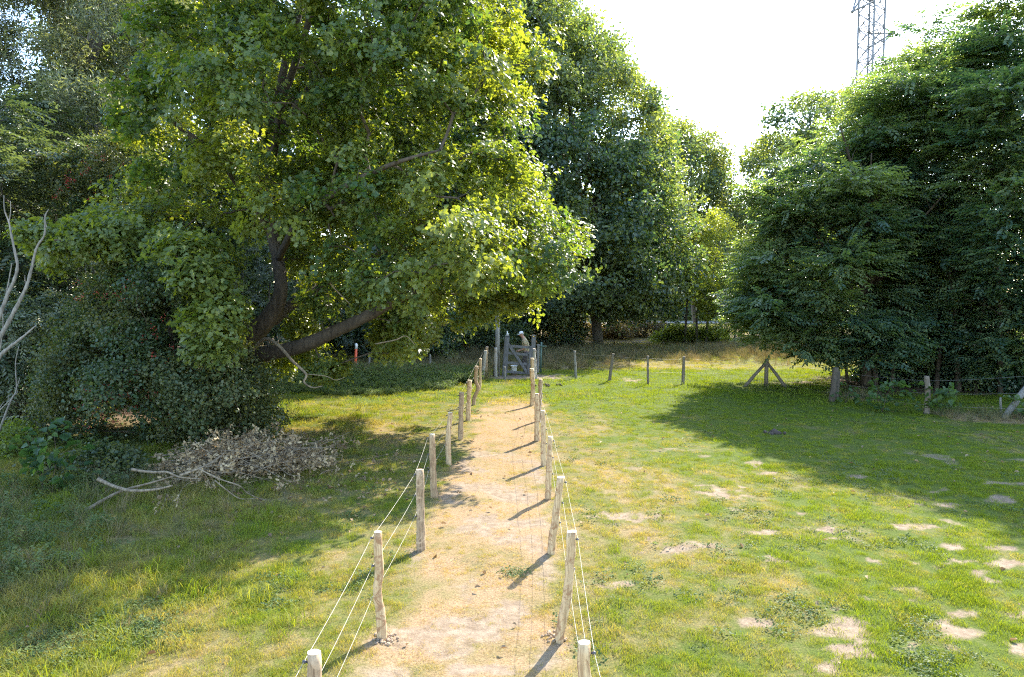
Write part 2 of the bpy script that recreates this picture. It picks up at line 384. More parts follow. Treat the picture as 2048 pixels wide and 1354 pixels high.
def make_tree(name, label, cat, poly, z0, tmax, nlobe, per, lobe_r, tpl, mat, base, limbs, lps=18, crad=0.5, scale=1.0,
              bark='bark', group=None, upb=0.8, mode='dome', shell=0.5, flat=0.75, extra=None, zmin=0.3, tip=0.008, tadd=0.0, sep=0.56, keepout=(), shoots=(), zsh=0.0, lr=1.0):
    root = empty(name, base, label, cat, group)
    C, O, TT, L = crown_clusters(poly, z0, tmax, nlobe, per, lobe_r, shell, flat, zmin, sep, keepout, zsh)
    print('LOBES', label[:30], len(L), len(C))
    if extra is not None:
        for c, r, k in extra:
            d = norm(rng.normal(0, 1, (k, 3)) + [0, 0, .3]); C = np.vstack([C, c + d * r * rng.uniform(.3, 1, (k, 1)) * [1, 1, flat]]); O = np.vstack([O, d]); TT = np.concatenate([TT, np.full(k, .6)])
    if name == 'oak_tree' and bark == 'bark' and zsh == 0 and len(limbs) == 9 and keepout:      # crown thinned on purpose so its shadow stays mostly off the path
        q = C[:, 2:3] / math.tan(SUN_EL) * np.array([[math.sin(SUN_AZ), math.cos(SUN_AZ)]]); sh_ = C[:, :2] - q
        cut = (np.abs(sh_[:, 0] - pathc(sh_[:, 1])) < 1.15) & (sh_[:, 1] > 7) & (sh_[:, 1] < 22) & (rng.random(len(C)) < .72)
        C = C[~cut]; O = O[~cut]; TT = TT[~cut]
    T = Tubes(6); rp = []
    for P, r in limbs:
        P2, r2 = smooth_path(P, np.array(r) * lr, 5); T.add(P2, r2, 10, wob=0.12); rp.append(P2)
    branches(T, rp, C, tip=tip)
    link('trunk', T.mesh('trunk', M[bark], base), root)
    n = len(C); m = n * lps
    idx = np.repeat(np.arange(n), lps)
    dv = norm(rng.normal(0, 1, (m, 3))); rr = rng.random((m, 1)) ** 0.45
    cr = crad * rng.uniform(.7, 1.3, n)[idx][:, None]
    pos = C[idx] + dv * rr * cr * [1, 1, .62]
    ok = pos[:, 2] > gh(pos[:, 0], pos[:, 1]) + zmin * 0.6
    if mode == 'dome':
        up = O[idx] * 0.55 + dv * 0.45 + [0, 0, upb] + rng.normal(0, .35, (m, 3)); fwd = rng.normal(0, 1, (m, 3))
    else:                                                  # layered sprays reaching outwards
        out = O[idx] * [1, 1, 0.3] + dv * [.7, .7, .2]; up = np.array([0, 0, 1.0]) + rng.normal(0, .28, (m, 3)); fwd = out + [0, 0, -0.12]
    sc = scale * rng.uniform(.55, 1.35, m)
    tint = TT[idx] + rng.normal(0, .1, m) + tadd
    pos, up, fwd, sc, tint = pos[ok], up[ok], fwd[ok], sc[ok], tint[ok]; ok = np.ones(len(pos), bool)
    for sx, s_top, s_bot, sy_ in shoots:
        a = W(sx, s_bot, sy_); b_ = W(sx + rng.uniform(-8, 8), s_top, sy_); k_ = max(5, int((b_[2] - a[2]) / .075)); t_ = np.linspace(0, 1, k_)[:, None]
        q_ = a * (1 - t_) + b_ * t_ + rng.normal(0, .05, (k_, 3)) + np.array([.25, 0, 0]) * np.sin(t_ * 2.5) * rng.uniform(-1, 1)
        pos = np.vstack([pos, q_]); up = np.vstack([up, np.array([0, 0, .6]) + rng.normal(0, .5, (k_, 3))]); fwd = np.vstack([fwd, norm(rng.normal(0, 1, (k_, 3)) * [1, 1, .4]) + [0, 0, 1.0]])
        sc = np.concatenate([sc, scale * (1.0 - .55 * t_[:, 0]) * rng.uniform(.7, 1.1, k_)]); tint = np.concatenate([tint, np.full(k_, .75)]); ok = np.ones(len(pos), bool)
    place_leaves('crown', TPL[tpl], pos[ok], up[ok], fwd[ok], sc[ok], tint[ok], M[mat], root, base)
    return root, C
def scatter_berries(root, base, spots, n=130, r=0.012, name='berries'):
    # spots: (centre, spread); small round fruit in bunches, built as little octahedra-like beads
    P = []
    for c, s in spots:
        k = n
        b = c + rng.normal(0, 1, (k // 8, 3)) * s
        P.append(np.repeat(b, 8, 0) + rng.normal(0, .035, (len(b) * 8, 3)))
    P = np.vstack(P)
    o = np.array([[0, 0, 1], [1, 0, 0], [0, 1, 0], [-1, 0, 0], [0, -1, 0], [0, 0, -1.0]]) * r
    V = (P[:, None, :] + o[None]).reshape(-1, 3)
    f = np.array([[0, 1, 2], [0, 2, 3], [0, 3, 4], [0, 4, 1], [5, 2, 1], [5, 3, 2], [5, 4, 3], [5, 1, 4]])
    Q = (np.arange(len(P))[:, None, None] * 6 + f[None]).reshape(-1, 3)
    link(name, mk_mesh(name, V - np.asarray(base), Q, M['berry'], smooth=True), root)

# ================================================================== GROUND
def pathc(y): return -0.40 + 0.0315 * (y - 6.4)
PATCH = [(1440, 988, 45, 12), (1230, 1035, 60, 10), (1350, 1100, 50, 11), (1460, 1021, 22, 6), (1637, 1056, 30, 7), (1690, 1255, 55, 24), (1915, 1263, 70, 24),
         (1655, 1330, 30, 16), (1830, 1297, 40, 12), (1740, 1120, 26, 8), (1835, 1052, 48, 9), (1912, 1045, 26, 6), (1550, 1125, 18, 6), (1810, 1180, 30, 7),
         (2030, 1120, 32, 9), (2045, 1225, 30, 16), (1990, 965, 28, 4), (1880, 1010, 40, 5), (1710, 1265, 30, 12), (1720, 1078, 26, 6), (1910, 1093, 22, 6), (1340, 900, 22, 4),
         (1920, 1225, 40, 8), (1600, 1030, 24, 6), (1230, 1170, 30, 8), (760, 1278, 34, 12), (1118, 1282, 28, 10), (840, 1104, 22, 6), (930, 1175, 46, 14), (950, 1262, 46, 16), (930, 1335, 60, 14), (980, 1330, 50, 12), (1020, 1058, 22, 5),
         (1600, 765, 50, 3), (740, 828, 20, 3), (1545, 865, 10, 3), (1260, 760, 16, 4)]
_PW = []
for px, py, a, b in PATCH:
    c = G(px, py); e = G(px + a, py); f = G(px, py - b); _PW.append((c[0], c[1], abs(e[0] - c[0]), abs(f[1] - c[1])))
def dryness(x, y):
    d = np.abs(x - pathc(y) + (fbm(x * 1.6, y * 1.6, 41, 5) - .5) * 1.0)
    path = (1 - sstep(0.62, 1.25, d)) * (1 - sstep(19, 23.5, y))
    n = fbm(x * 0.55, y * 0.55, 11); n2 = fbm(x * 2.3, y * 2.3, 23)
    right = 0.42 - 0.30 * sstep(0.5, 6.5, x - pathc(y)) - 0.38 * sstep(15, 22, y)
    left = 0.42 - 0.10 * sstep(2.0, 6.0, pathc(y) - x) - 0.2 * sstep(17, 23, y)
    base = np.where(x > pathc(y), right, left) + (n - 0.5) * 0.6 + (n2 - 0.5) * 0.7
    far = sstep(28.6, 30.0, y) * 0.6 * (1 - sstep(3, 14, x) * 0.5)
    strip = strip_mask(x, y) * 0.8
    return np.clip(np.maximum(np.maximum(base, path * (0.86 - .12 * (1 - sstep(7, 11, y)) + (n2 - .5) * 1.1)), np.maximum(far, strip)), 0, 1)
FP = [G(1663, 803), G(1853, 826), G(2004, 833), G(2200, 850)]
def strip_mask(x, y):                                  # rough dry margin along the right-hand fence
    fy = np.interp(x, [11.5, FP[0][0], FP[1][0], FP[2][0], 30], [FP[0][1] + 1.2, FP[0][1], FP[1][1], FP[2][1], FP[3][1] - 1])
    return (1 - sstep(0.5, 1.1, np.abs(y - fy + 0.3))) * sstep(9.6, 11.0, x)
def bareness(x, y):
    v = np.zeros_like(x, float)
    wob = (fbm(x * 4.5, y * 6.0, 77, 5) - 0.5)
    for cx, cy, a, b in _PW:
        q = np.hypot((x - cx) / a, (y - cy) / b) + wob * 3.6
        v = np.maximum(v, 1 - sstep(0.2, 1.3, q))
    d = np.abs(x - pathc(y))
    n = fbm(x * 1.6, y * 1.6, 91, 5)
    v = np.maximum(v, sstep(0.50, 0.62, n) * (1 - sstep(.7, 1.1, d)) * (1 - sstep(13, 18, y)) * 0.9)
    n3 = fbm(x * 1.3, y * 2.0, 133, 5)
    v = np.maximum(v, sstep(0.66, 0.72, n3) * sstep(1.5, 3, x - pathc(y)) * (1 - sstep(12, 16, y)))
    g = 1 - sstep(0.4, 1.2, np.hypot((x - 0.65) / 2.1, (y - 26.9) / 1.0) + wob * 1.2)
    v = np.maximum(v, g)
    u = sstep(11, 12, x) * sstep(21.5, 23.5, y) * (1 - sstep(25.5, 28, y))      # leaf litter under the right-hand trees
    return np.clip(np.maximum(v, u * .8), 0, 1)
ys = [-6.0]
while ys[-1] < 600: ys.append(ys[-1] + (1.0 if ys[-1] < 2 else 0.055 + 0.007 * max(0, ys[-1] - 5) if ys[-1] < 60 else ys[-1] * 0.06))
xs = [0.0]
while xs[-1] < 400: xs.append(xs[-1] + (0.075 if xs[-1] < 7 else 0.075 + 0.02 * (xs[-1] - 7)))
xs = np.array(xs); xs = np.concatenate([-xs[:0:-1], xs]); ys = np.array(ys)
X, Y = np.meshgrid(xs, ys); X = X.ravel(); Y = Y.ravel()
V = np.stack([X, Y, gh(X, Y)], -1); nx = len(xs); ny = len(ys)
i = np.arange(ny - 1)[:, None]; j = np.arange(nx - 1)[None]
Q = np.stack([i * nx + j, i * nx + j + 1, (i + 1) * nx + j + 1, (i + 1) * nx + j], -1).reshape(-1, 4)
bare_v = bareness(X, Y)
m, n, o = newmat('pasture ground')
tc = n.nodes.new('ShaderNodeTexCoord')
ad = n.nodes.new('ShaderNodeAttribute'); ad.attribute_name = 'dry'
ab = n.nodes.new('ShaderNodeAttribute'); ab.attribute_name = 'bare'
t1 = noise_node(n, 45, 5, 0.7, tc.outputs['Object']); t2 = noise_node(n, 9, 5, 0.7, tc.outputs['Object']); t3 = noise_node(n, 160, 3, 0.6, tc.outputs['Object'])
gr = ramp(n, t1.outputs[0], [(0.3, (0.035, 0.055, 0.010)), (0.7, (0.11, 0.14, 0.022))])
dr = ramp(n, t1.outputs[0], [(0.3, (0.15, 0.098, 0.052)), (0.7, (0.36, 0.25, 0.145))])
so = ramp(n, t2.outputs[0], [(0.3, (0.15, 0.105, 0.068)), (0.7, (0.34, 0.265, 0.19))])
def math_node(op, a, b):
    k = n.nodes.new('ShaderNodeMath'); k.operation = op
    for i_, v in ((0, a), (1, b)):
        if isinstance(v, (int, float)): k.inputs[i_].default_value = v
        else: n.links.new(v, k.inputs[i_])
    return k.outputs[0]
dd = math_node('ADD', ad.outputs['Fac'], math_node('MULTIPLY', math_node('SUBTRACT', t2.outputs[0], 0.5), 0.6))
bb = math_node('ADD', ab.outputs['Fac'], math_node('MULTIPLY', math_node('SUBTRACT', t1.outputs[0], 0.5), 0.7))
dd2 = n.nodes.new('ShaderNodeMapRange'); n.links.new(dd, dd2.inputs[0]); dd2.inputs[1].default_value = .15; dd2.inputs[2].default_value = .85
bb2 = n.nodes.new('ShaderNodeMapRange'); n.links.new(bb, bb2.inputs[0]); bb2.inputs[1].default_value = .30; bb2.inputs[2].default_value = .95
soil = mixc(n, math_node('MULTIPLY', t3.outputs[0], 0.25), so.outputs[0], (0.12, 0.09, 0.06))
c = mixc(n, bb2.outputs[0], mixc(n, dd2.outputs[0], gr.outputs[0], dr.outputs[0]), soil)
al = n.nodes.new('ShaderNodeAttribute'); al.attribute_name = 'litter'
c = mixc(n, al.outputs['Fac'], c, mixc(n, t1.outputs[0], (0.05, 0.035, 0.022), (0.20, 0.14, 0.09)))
p = n.nodes.new('ShaderNodeBsdfPrincipled'); n.links.new(c, p.inputs['Base Color']); p.inputs['Roughness'].default_value = 0.95; p.inputs['Specular IOR Level'].default_value = 0.1
b = n.nodes.new('ShaderNodeBump'); b.inputs['Strength'].default_value = 0.7; b.inputs['Distance'].default_value = 0.02
n.links.new(t1.outputs[0], b.inputs['Height']); n.links.new(b.outputs[0], p.inputs['Normal']); n.links.new(p.outputs[0], o.inputs[0])
M['ground'] = m
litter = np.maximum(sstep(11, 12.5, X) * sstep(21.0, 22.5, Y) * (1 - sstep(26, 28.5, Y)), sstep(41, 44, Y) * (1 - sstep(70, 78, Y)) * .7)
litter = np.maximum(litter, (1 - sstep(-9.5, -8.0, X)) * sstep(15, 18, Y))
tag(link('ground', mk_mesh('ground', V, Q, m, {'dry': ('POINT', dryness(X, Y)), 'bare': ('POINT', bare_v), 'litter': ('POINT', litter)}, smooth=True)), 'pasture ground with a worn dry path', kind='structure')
# road beyond the trees
m, n, o = newmat('asphalt'); tc = n.nodes.new('ShaderNodeTexCoord'); t = noise_node(n, 30, 5, .6, tc.outputs['Object'])
r = ramp(n, t.outputs[0], [(0.3, (0.14, 0.14, 0.14)), (0.7, (0.24, 0.235, 0.225))]); p = n.nodes.new('ShaderNodeBsdfPrincipled')
n.links.new(r.outputs[0], p.inputs['Base Color']); p.inputs['Roughness'].default_value = .5; n.links.new(p.outputs[0], o.inputs[0])
xr = np.linspace(-90, 90, 60); yr = np.array([78.5, 85.5]); XX, YY = np.meshgrid(xr, yr)
V = np.stack([XX.ravel(), YY.ravel() + 0.02 * XX.ravel(), np.full(XX.size, 0.05)], -1)
Q = np.array([[k, k + 1, 60 + k + 1, 60 + k] for k in range(59)])
tag(link('road', mk_mesh('road', V, Q, m)), 'grey road beyond the trees', kind='structure')

# ================================================================== GRASS AND WEEDS (scattered tufts)
def tuft_mesh(name, nb, rad, h, wd, lean, g, mat, curl=0.5):
    V = []; Q = []
    for k in range(nb):
        a = g.uniform(0, 6.28); rr = rad * math.sqrt(g.random()); x, y = rr * math.cos(a), rr * math.sin(a)
        hh = h * g.uniform(.45, 1.15); d = g.uniform(0, 6.28); ln = lean * g.uniform(.2, 1.2) * hh; dx, dy = math.cos(d), math.sin(d)
        ww = wd * g.uniform(.6, 1.2) / 2; f = g.uniform(0, 6.28); wx, wy = math.cos(f) * ww, math.sin(f) * ww
        i = len(V)
        p1 = (x + dx * ln * .3, y + dy * ln * .3, hh * .55); p2 = (x + dx * ln, y + dy * ln, hh * (1 - curl * .4 * abs(lean)))
        V += [(x - wx, y - wy, 0), (x + wx, y + wy, 0), (p1[0] + wx * .8, p1[1] + wy * .8, p1[2]), (p1[0] - wx * .8, p1[1] - wy * .8, p1[2]),
              (p2[0] + wx * .12, p2[1] + wy * .12, p2[2]), (p2[0] - wx * .12, p2[1] - wy * .12, p2[2])]
        Q += [(i, i + 1, i + 2, i + 3), (i + 3, i + 2, i + 4, i + 5)]
    return mk_mesh(name, np.array(V), np.array(Q), mat)
def weed_mesh(name, nl, rad, L, wd, h, g, mat):
    V = []
    for k in range(nl):
        a = g.uniform(0, 6.28); rr = rad * math.sqrt(g.random())
        l = leaf(L * g.uniform(.6, 1.2), wd * g.uniform(.7, 1.2)); mm = rotz(g.uniform(0, 6.28)) @ roty(-g.uniform(-.2, .8)) @ rotx(g.uniform(-.5, .5))
        V.append(l @ mm.T + [rr * math.cos(a), rr * math.sin(a), h * g.uniform(.2, 1.0)])
    V = np.array(V).reshape(-1, 3); Q = (np.arange(nl)[:, None, None] * 6 + LQ[None]).reshape(-1, 4)
    return mk_mesh(name, V, Q, mat)
M['grass'] = leaf_mat('grass blades', (0.145, 0.20, 0.018), (0.41, 0.29, 0.15), 0.42, (1.9, 1.7, 0.5), 0.6, inst=True, gloss=.12)
M['weed'] = leaf_mat('weed leaves', (0.075, 0.12, 0.04), (0.15, 0.18, 0.07), 0.35, (1.7, 1.7, 0.6), 0.55, inst=True, gloss=.15)
M['straw'] = leaf_mat('tall dry grass', (0.10, 0.12, 0.04), (0.25, 0.19, 0.11), 0.35, (1.5, 1.3, 0.8), 0.6, inst=True)
def tpl_coll(name, meshes):
    c = bpy.data.collections.new(name)
    for k, me in enumerate(meshes):
        o_ = bpy.data.objects.new(name + '_source', me); c.objects.link(o_)
    return c
def scatter(name, label, P, scale, tint, coll, ntpl, tilt=0.15, cat=None):
    k = len(P)
    me = bpy.data.meshes.new(name); me.vertices.add(k); me.vertices.foreach_set('co', np.ascontiguousarray(P, np.float32).ravel())
    def at(nm, typ, dom, key, arr):
        a = me.attributes.new(nm, typ, dom); a.data.foreach_set(key, np.ascontiguousarray(arr).ravel())
    rot = np.stack([rng.normal(0, tilt, k), rng.normal(0, tilt, k), rng.uniform(0, 6.28, k)], -1).astype(np.float32)
    at('rot', 'FLOAT_VECTOR', 'POINT', 'vector', rot); at('scl', 'FLOAT', 'POINT', 'value', scale.astype(np.float32))
    at('tint', 'FLOAT', 'POINT', 'value', tint.astype(np.float32)); at('pick', 'INT', 'POINT', 'value', rng.integers(0, ntpl, k).astype(np.int32))
    o_ = link(name, me); tag(o_, label, kind='stuff')
    ng = bpy.data.node_groups.new(name + ' scatter', 'GeometryNodeTree')
    ng.interface.new_socket('Geometry', in_out='INPUT', socket_type='NodeSocketGeometry'); ng.interface.new_socket('Geometry', in_out='OUTPUT', socket_type='NodeSocketGeometry')
    gi = ng.nodes.new('NodeGroupInput'); go = ng.nodes.new('NodeGroupOutput')
    ci = ng.nodes.new('GeometryNodeCollectionInfo'); ci.inputs['Collection'].default_value = coll; ci.inputs['Separate Children'].default_value = True; ci.inputs['Reset Children'].default_value = True
    ip = ng.nodes.new('GeometryNodeInstanceOnPoints'); ip.inputs['Pick Instance'].default_value = True
    def na(nm, typ):
        q = ng.nodes.new('GeometryNodeInputNamedAttribute'); q.data_type = typ; q.inputs['Name'].default_value = nm; return q.outputs['Attribute']
    e2r = ng.nodes.new('FunctionNodeEulerToRotation')
    L = ng.links.new
    L(gi.outputs[0], ip.inputs['Points']); L(ci.outputs[0], ip.inputs['Instance']); L(na('pick', 'INT'), ip.inputs['Instance Index'])
    L(na('rot', 'FLOAT_VECTOR'), e2r.inputs[0]); L(e2r.outputs[0], ip.inputs['Rotation']); L(na('scl', 'FLOAT'), ip.inputs['Scale']); L(ip.outputs[0], go.inputs[0])
    md = o_.modifiers.new('scatter', 'NODES'); md.node_group = ng
    me.materials.append(None) if False else None
    return o_
def wedge(y0, y1, dens, side=1.5, slope=0.82):
    A = slope * (y1 * y1 - y0 * y0) + 2 * side * (y1 - y0); k = int(A * dens)
    y = np.sqrt(rng.random(k) * (y1 * y1 - y0 * y0) + y0 * y0); x = rng.uniform(-1, 1, k) * (slope * y + side)
    return x, y
gg = np.random.default_rng(12)
short = tpl_coll('short tuft', [tuft_mesh('short_tuft', 60, 0.10, 0.055, 0.0042, 0.9, gg, M['grass']) for _ in range(7)])
mid = tpl_coll('mid tuft', [tuft_mesh('mid_tuft', 55, 0.13, 0.13, 0.005, 1.0, gg, M['grass']) for _ in range(6)])
fart = tpl_coll('far tuft', [tuft_mesh('far_tuft', 60, 0.25, 0.08, 0.010, 0.8, gg, M['grass']) for _ in range(6)])
strawt = tpl_coll('straw tuft', [tuft_mesh('straw_tuft', 40, 0.16, 0.022, 0.0035, 3.0, gg, M['grass'], 0.0) for _ in range(6)])
tallt = tpl_coll('tall tuft', [tuft_mesh('tall_tuft', 34, 0.24, 0.75, 0.011, 0.6, gg, M['straw']) for _ in range(6)])
weedt = tpl_coll('weed', [weed_mesh('weed', 46, 0.14, 0.030, 0.010, 0.035, gg, M['weed']) for _ in range(6)])
nett = tpl_coll('nettle', [weed_mesh('nettle', 60, 0.22, 0.09, 0.024, 0.45, gg, M['weed']) for _ in range(6)])
def gpts(x, y): return np.stack([x, y, gh(x, y) - 0.004], -1)
# lawn, near
parts = [wedge(3.2, 8, 130), wedge(8, 13, 80), wedge(13, 20, 42)]
x = np.concatenate([p[0] for p in parts]); y = np.concatenate([p[1] for p in parts])
dr_ = dryness(x, y); br_ = bareness(x, y); clump = fbm(x * 3.1, y * 3.1, 201)
leftness = sstep(1.2, 4.5, pathc(y) - x)
onpath = (1 - sstep(0.55, 1.1, np.abs(x - pathc(y)))) * (1 - sstep(19, 23, y))
keep = (rng.random(len(x)) > br_ * 0.93) & (rng.random(len(x)) > onpath * (0.50 - 2.2 * (clump - .47))) & ~((x < -8.5) & (y > 14))
x, y, dr_, clump, leftness, onpath = [v[keep] for v in (x, y, dr_, clump, leftness, onpath)]
sc = (0.55 + 1.0 * (clump - .25)) * (1 - 0.35 * onpath) * rng.uniform(.7, 1.35, len(x)) * (1 + 0.5 * leftness) * (1.1 - 0.45 * dr_)
tint = np.clip(dr_ * 1.05 - 0.12 + rng.normal(0, .16, len(x)) - 0.35 * (clump - .5), 0, 1)
isl = rng.random(len(x)) < leftness * 0.35
scatter('short_grass', 'short pasture grass, green to straw coloured', gpts(x[~isl], y[~isl]), sc[~isl], tint[~isl], short, 7)
scatter('long_grass', 'longer grass left of the path', gpts(x[isl], y[isl]), sc[isl] * rng.uniform(.6, 1.2, isl.sum()), np.clip(tint[isl] * .95, 0, 1), mid, 6)
# dead straw lying flat
parts = [wedge(3.2, 9, 60), wedge(9, 15, 32), wedge(15, 23, 14)]
x = np.concatenate([p[0] for p in parts]); y = np.concatenate([p[1] for p in parts]); d_ = dryness(x, y)
keep = (rng.random(len(x)) < np.clip(d_ * 1.4 - .25, 0.03, 1)) & (rng.random(len(x)) > bareness(x, y) * .7)
x, y = x[keep], y[keep]
scatter('dead_straw', 'dead straw lying flat on path and lawn', gpts(x, y) + [0, 0, .006], rng.uniform(.5, 1.1, len(x)), rng.uniform(.6, 1, len(x)), strawt, 6, 0.05)
# lawn, farther away
parts = [wedge(20, 30, 16), wedge(30, 46, 8), wedge(46, 80, 2.5)]
x = np.concatenate([p[0] for p in parts]); y = np.concatenate([p[1] for p in parts])
keep = (rng.random(len(x)) > bareness(x, y)) & ~((x < -9) & (y > 14)) & ~((x > 12) & (y > 22) & (y < 27) & (rng.random(len(x)) < .7)); x, y = x[keep], y[keep]; dr_ = dryness(x, y)
scatter('meadow_grass', 'meadow grass around the gate and beyond the fence', gpts(x, y), rng.uniform(.6, 1.2, len(x)) * (0.5 + 1.0 * fbm(x, y, 301)), np.clip(dr_ - .1 + rng.normal(0, .15, len(x)), 0, 1), fart, 6)
# low broad-leaved weeds
parts = [wedge(3.2, 9, 9), wedge(9, 16, 6), wedge(16, 26, 3)]
x = np.concatenate([p[0] for p in parts]); y = np.concatenate([p[1] for p in parts]); nn = fbm(x * .8, y * .8, 401)
keep = (nn > .53) & (rng.random(len(x)) > bareness(x, y) * .8) & (np.abs(x - pathc(y)) > .9); x, y = x[keep], y[keep]
ex = []
for px, py, r_, k in ((1600, 1215, .25, 5), (1870, 1310, .4, 18), (1850, 1240, .3, 8), (1760, 950, .7, 14), (560, 1180, .5, 30), (300, 1245, .6, 60), (120, 1290, .5, 50), (180, 1270, .6, 60), (1030, 1150, .15, 6), (700, 1040, .3, 10)):
    c = G(px, py); a = rng.uniform(0, 6.28, k); q = r_ * np.sqrt(rng.random(k)); ex.append(np.stack([c[0] + q * np.cos(a), c[1] + q * np.sin(a)], -1))
ex = np.vstack(ex); x = np.concatenate([x, ex[:, 0]]); y = np.concatenate([y, ex[:, 1]])
scatter('low_weeds', 'low clover and weeds in the grass', gpts(x, y), rng.uniform(.6, 1.2, len(x)), rng.uniform(0, .8, len(x)), weedt, 6)
# nettles and herbs: back left beyond the lit lawn, and the rank corner bottom left
x = rng.uniform(-10.5, -1.2, 5200); y = rng.uniform(21.6, 28.2, 5200)
keep = (y > 22.0 + (fbm(x * .6, y * .6, 501) - .5) * 2.4 + 1.4 * sstep(-3.5, -1.5, x)) & ~((y < 24.5) & (x > -2.0)); x, y = x[keep], y[keep]
x2 = rng.uniform(-9.5, -4.2, 600); y2 = rng.uniform(6.5, 11.5, 600); k2 = (x2 < -5.2 - 0.35 * (y2 - 7.2) + (fbm(x2, y2, 7) - .5) * 1.6) ; x2, y2 = x2[k2], y2[k2]
sc = np.concatenate([rng.uniform(.35, .9, len(x)) * (0.55 + 0.6 * sstep(22, 26, y)), rng.uniform(.25, .6, len(x2))])
x = np.concatenate([x, x2]); y = np.concatenate([y, y2])
scatter('nettle_bed', 'nettles and herbs under the oak and in the left corner', gpts(x, y), sc, rng.uniform(.1, .75, len(x)), nett, 6)
# tall dry grass: behind the gate, on the mound, along the right fence
x = rng.uniform(-16, 26, 9000); y = rng.uniform(29.5, 44, 9000)
nn = fbm(x * .4, y * .4, 601)
keep = ~((x > 3.5 + (y - 29) * .2) & (y < 31.5 + (nn - .5) * 6)) & (nn > .36) & (fbm(x * 1.7, y * 1.7, 611) > .42) & ~((x > 10) & (y < 33)); x, y = x[keep], y[keep]; s1 = rng.uniform(.25, 1.0, len(x)) ** 1.3 * (.5 + fbm(x * 1.1, y * 1.1, 613)) * (1 - .35 * sstep(4, 10, x))
x2 = rng.uniform(10, 24, 4200); y2 = rng.uniform(14, 24, 4200); k2 = rng.random(4200) < strip_mask(x2, y2); x2, y2 = x2[k2], y2[k2]; s2 = rng.uniform(.2, .5, len(x2))
x3 = rng.uniform(-9.5, -1, 700); y3 = rng.uniform(25.5, 29.5, 700); s3 = rng.uniform(.4, .9, 700)
x4 = rng.normal(14.3, 2.6, 1500); y4 = rng.normal(36.5, 2.0, 1500); s4 = rng.uniform(.3, .7, 1500)
x5 = rng.uniform(-9.5, -3.5, 420); y5 = rng.uniform(6, 12, 420); s5 = rng.uniform(.2, .55, 420) * (1 - .4 * sstep(-5.5, -3.5, x5))
x = np.concatenate([x, x2, x3, x4, x5]); y = np.concatenate([y, y2, y3, y4, y5]); s_ = np.concatenate([s1, s2, s3, s4, s5])
scatter('tall_dry_grass', 'tall dry grass behind the gate and along the fence', gpts(x, y), s_, np.clip(rng.normal(.40, .3, len(x)) + 1.2 * (fbm(x * .9, y * .9, 615) - .5), 0, 1), tallt, 6)

# ================================================================== TREES
# --- the big oak left of the path
zo = 16.8; K_ = 0.9
def w_(l, z=zo): return [W(px, py, z + K_ * (dz[0] if dz else 0)) for px, py, *dz in l]
base = W(436, 830, 17.9); base[2] = gz(base[0], base[1])
oak_limbs = [
 ([base + [0, 0, -.3]] + w_([(446, 745, .7), (472, 701, .4), (520, 655, 0), (548, 620, 0), (562, 578, 0), (556, 520, .2), (545, 470, .3), (540, 410, .3), (543, 330, .3), (548, 240, .3), (570, 130), (600, 20), (620, -120), (640, -260)]),
  [.42, .36, .31, .27, .23, .18, .16, .15, .14, .13, .12, .10, .08, .05, .02]),
 (w_([(455, 730, .7), (500, 712, -.3), (540, 706, -.8), (600, 693, -1.2), (661, 667, -1.5), (712, 643, -1.8), (763, 618, -2), (806, 595, -2.2), (880, 560, -1.6), (950, 520, -.8)]), [.26, .22, .2, .18, .16, .14, .12, .10, .07, .03]),
 (w_([(548, 640, .2), (575, 615, 1), (611, 593, 1.4), (641, 575, 1.8), (700, 545, 2), (800, 480, 2.2), (900, 410, 2), (1000, 350, 1.6)]), [.17, .15, .13, .12, .1, .08, .05, .02]),
 (w_([(545, 470, .3), (510, 420, 0), (470, 360, -.5), (420, 300, -1), (340, 240, -1.5), (280, 190, -2)]), [.1, .1, .09, .07, .05, .02]),
 (w_([(543, 340, .3), (564, 205, -.8), (581, 154, -1), (612, 62, -1.2), (629, 7, -1.4), (660, -100, -1.5)]), [.1, .1, .09, .08, .07, .03]),
 (w_([(545, 300, .3), (595, 205, 1), (640, 155, 1.2), (670, 133, 1.4), (760, 80, 1.5), (860, 20, 1.2), (950, -60, 1)]), [.1, .09, .08, .08, .06, .05, .02]),
 (w_([(455, 740, .8), (380, 640, -1), (300, 560, -2), (200, 500, -3), (110, 480, -4)]), [.15, .12, .09, .06, .02]),
 (w_([(543, 260, .3), (513, 113, -.6), (490, 60, -.8), (430, -40, -1), (380, -150, -1)]), [.09, .08, .07, .05, .02]),
 (w_([(556, 520, .2), (600, 440, -2), (680, 380, -3.4), (780, 330, -4), (880, 300, -4)]), [.1, .09, .07, .05, .02]),
]
oak_poly = [(40, 520), (120, 470), (230, 420), (300, 330), (190, 260), (215, 200), (290, 170), (300, 90), (260, 20), (280, -80), (420, -230), (640, -330), (860, -260), (1000, -120), (1040, 0), (1065, 60),
            (1085, 165), (1050, 230), (1000, 300), (1060, 340), (1105, 380), (1095, 450), (1130, 490), (1165, 550), (1120, 600), (1060, 640), (990, 660), (900, 690), (860, 720), (760, 705), (725, 690), (700, 690), (675, 780), (655, 690), (600, 560), (560, 500),
            (470, 520), (470, 640), (440, 700), (380, 560), (270, 560), (160, 560)]
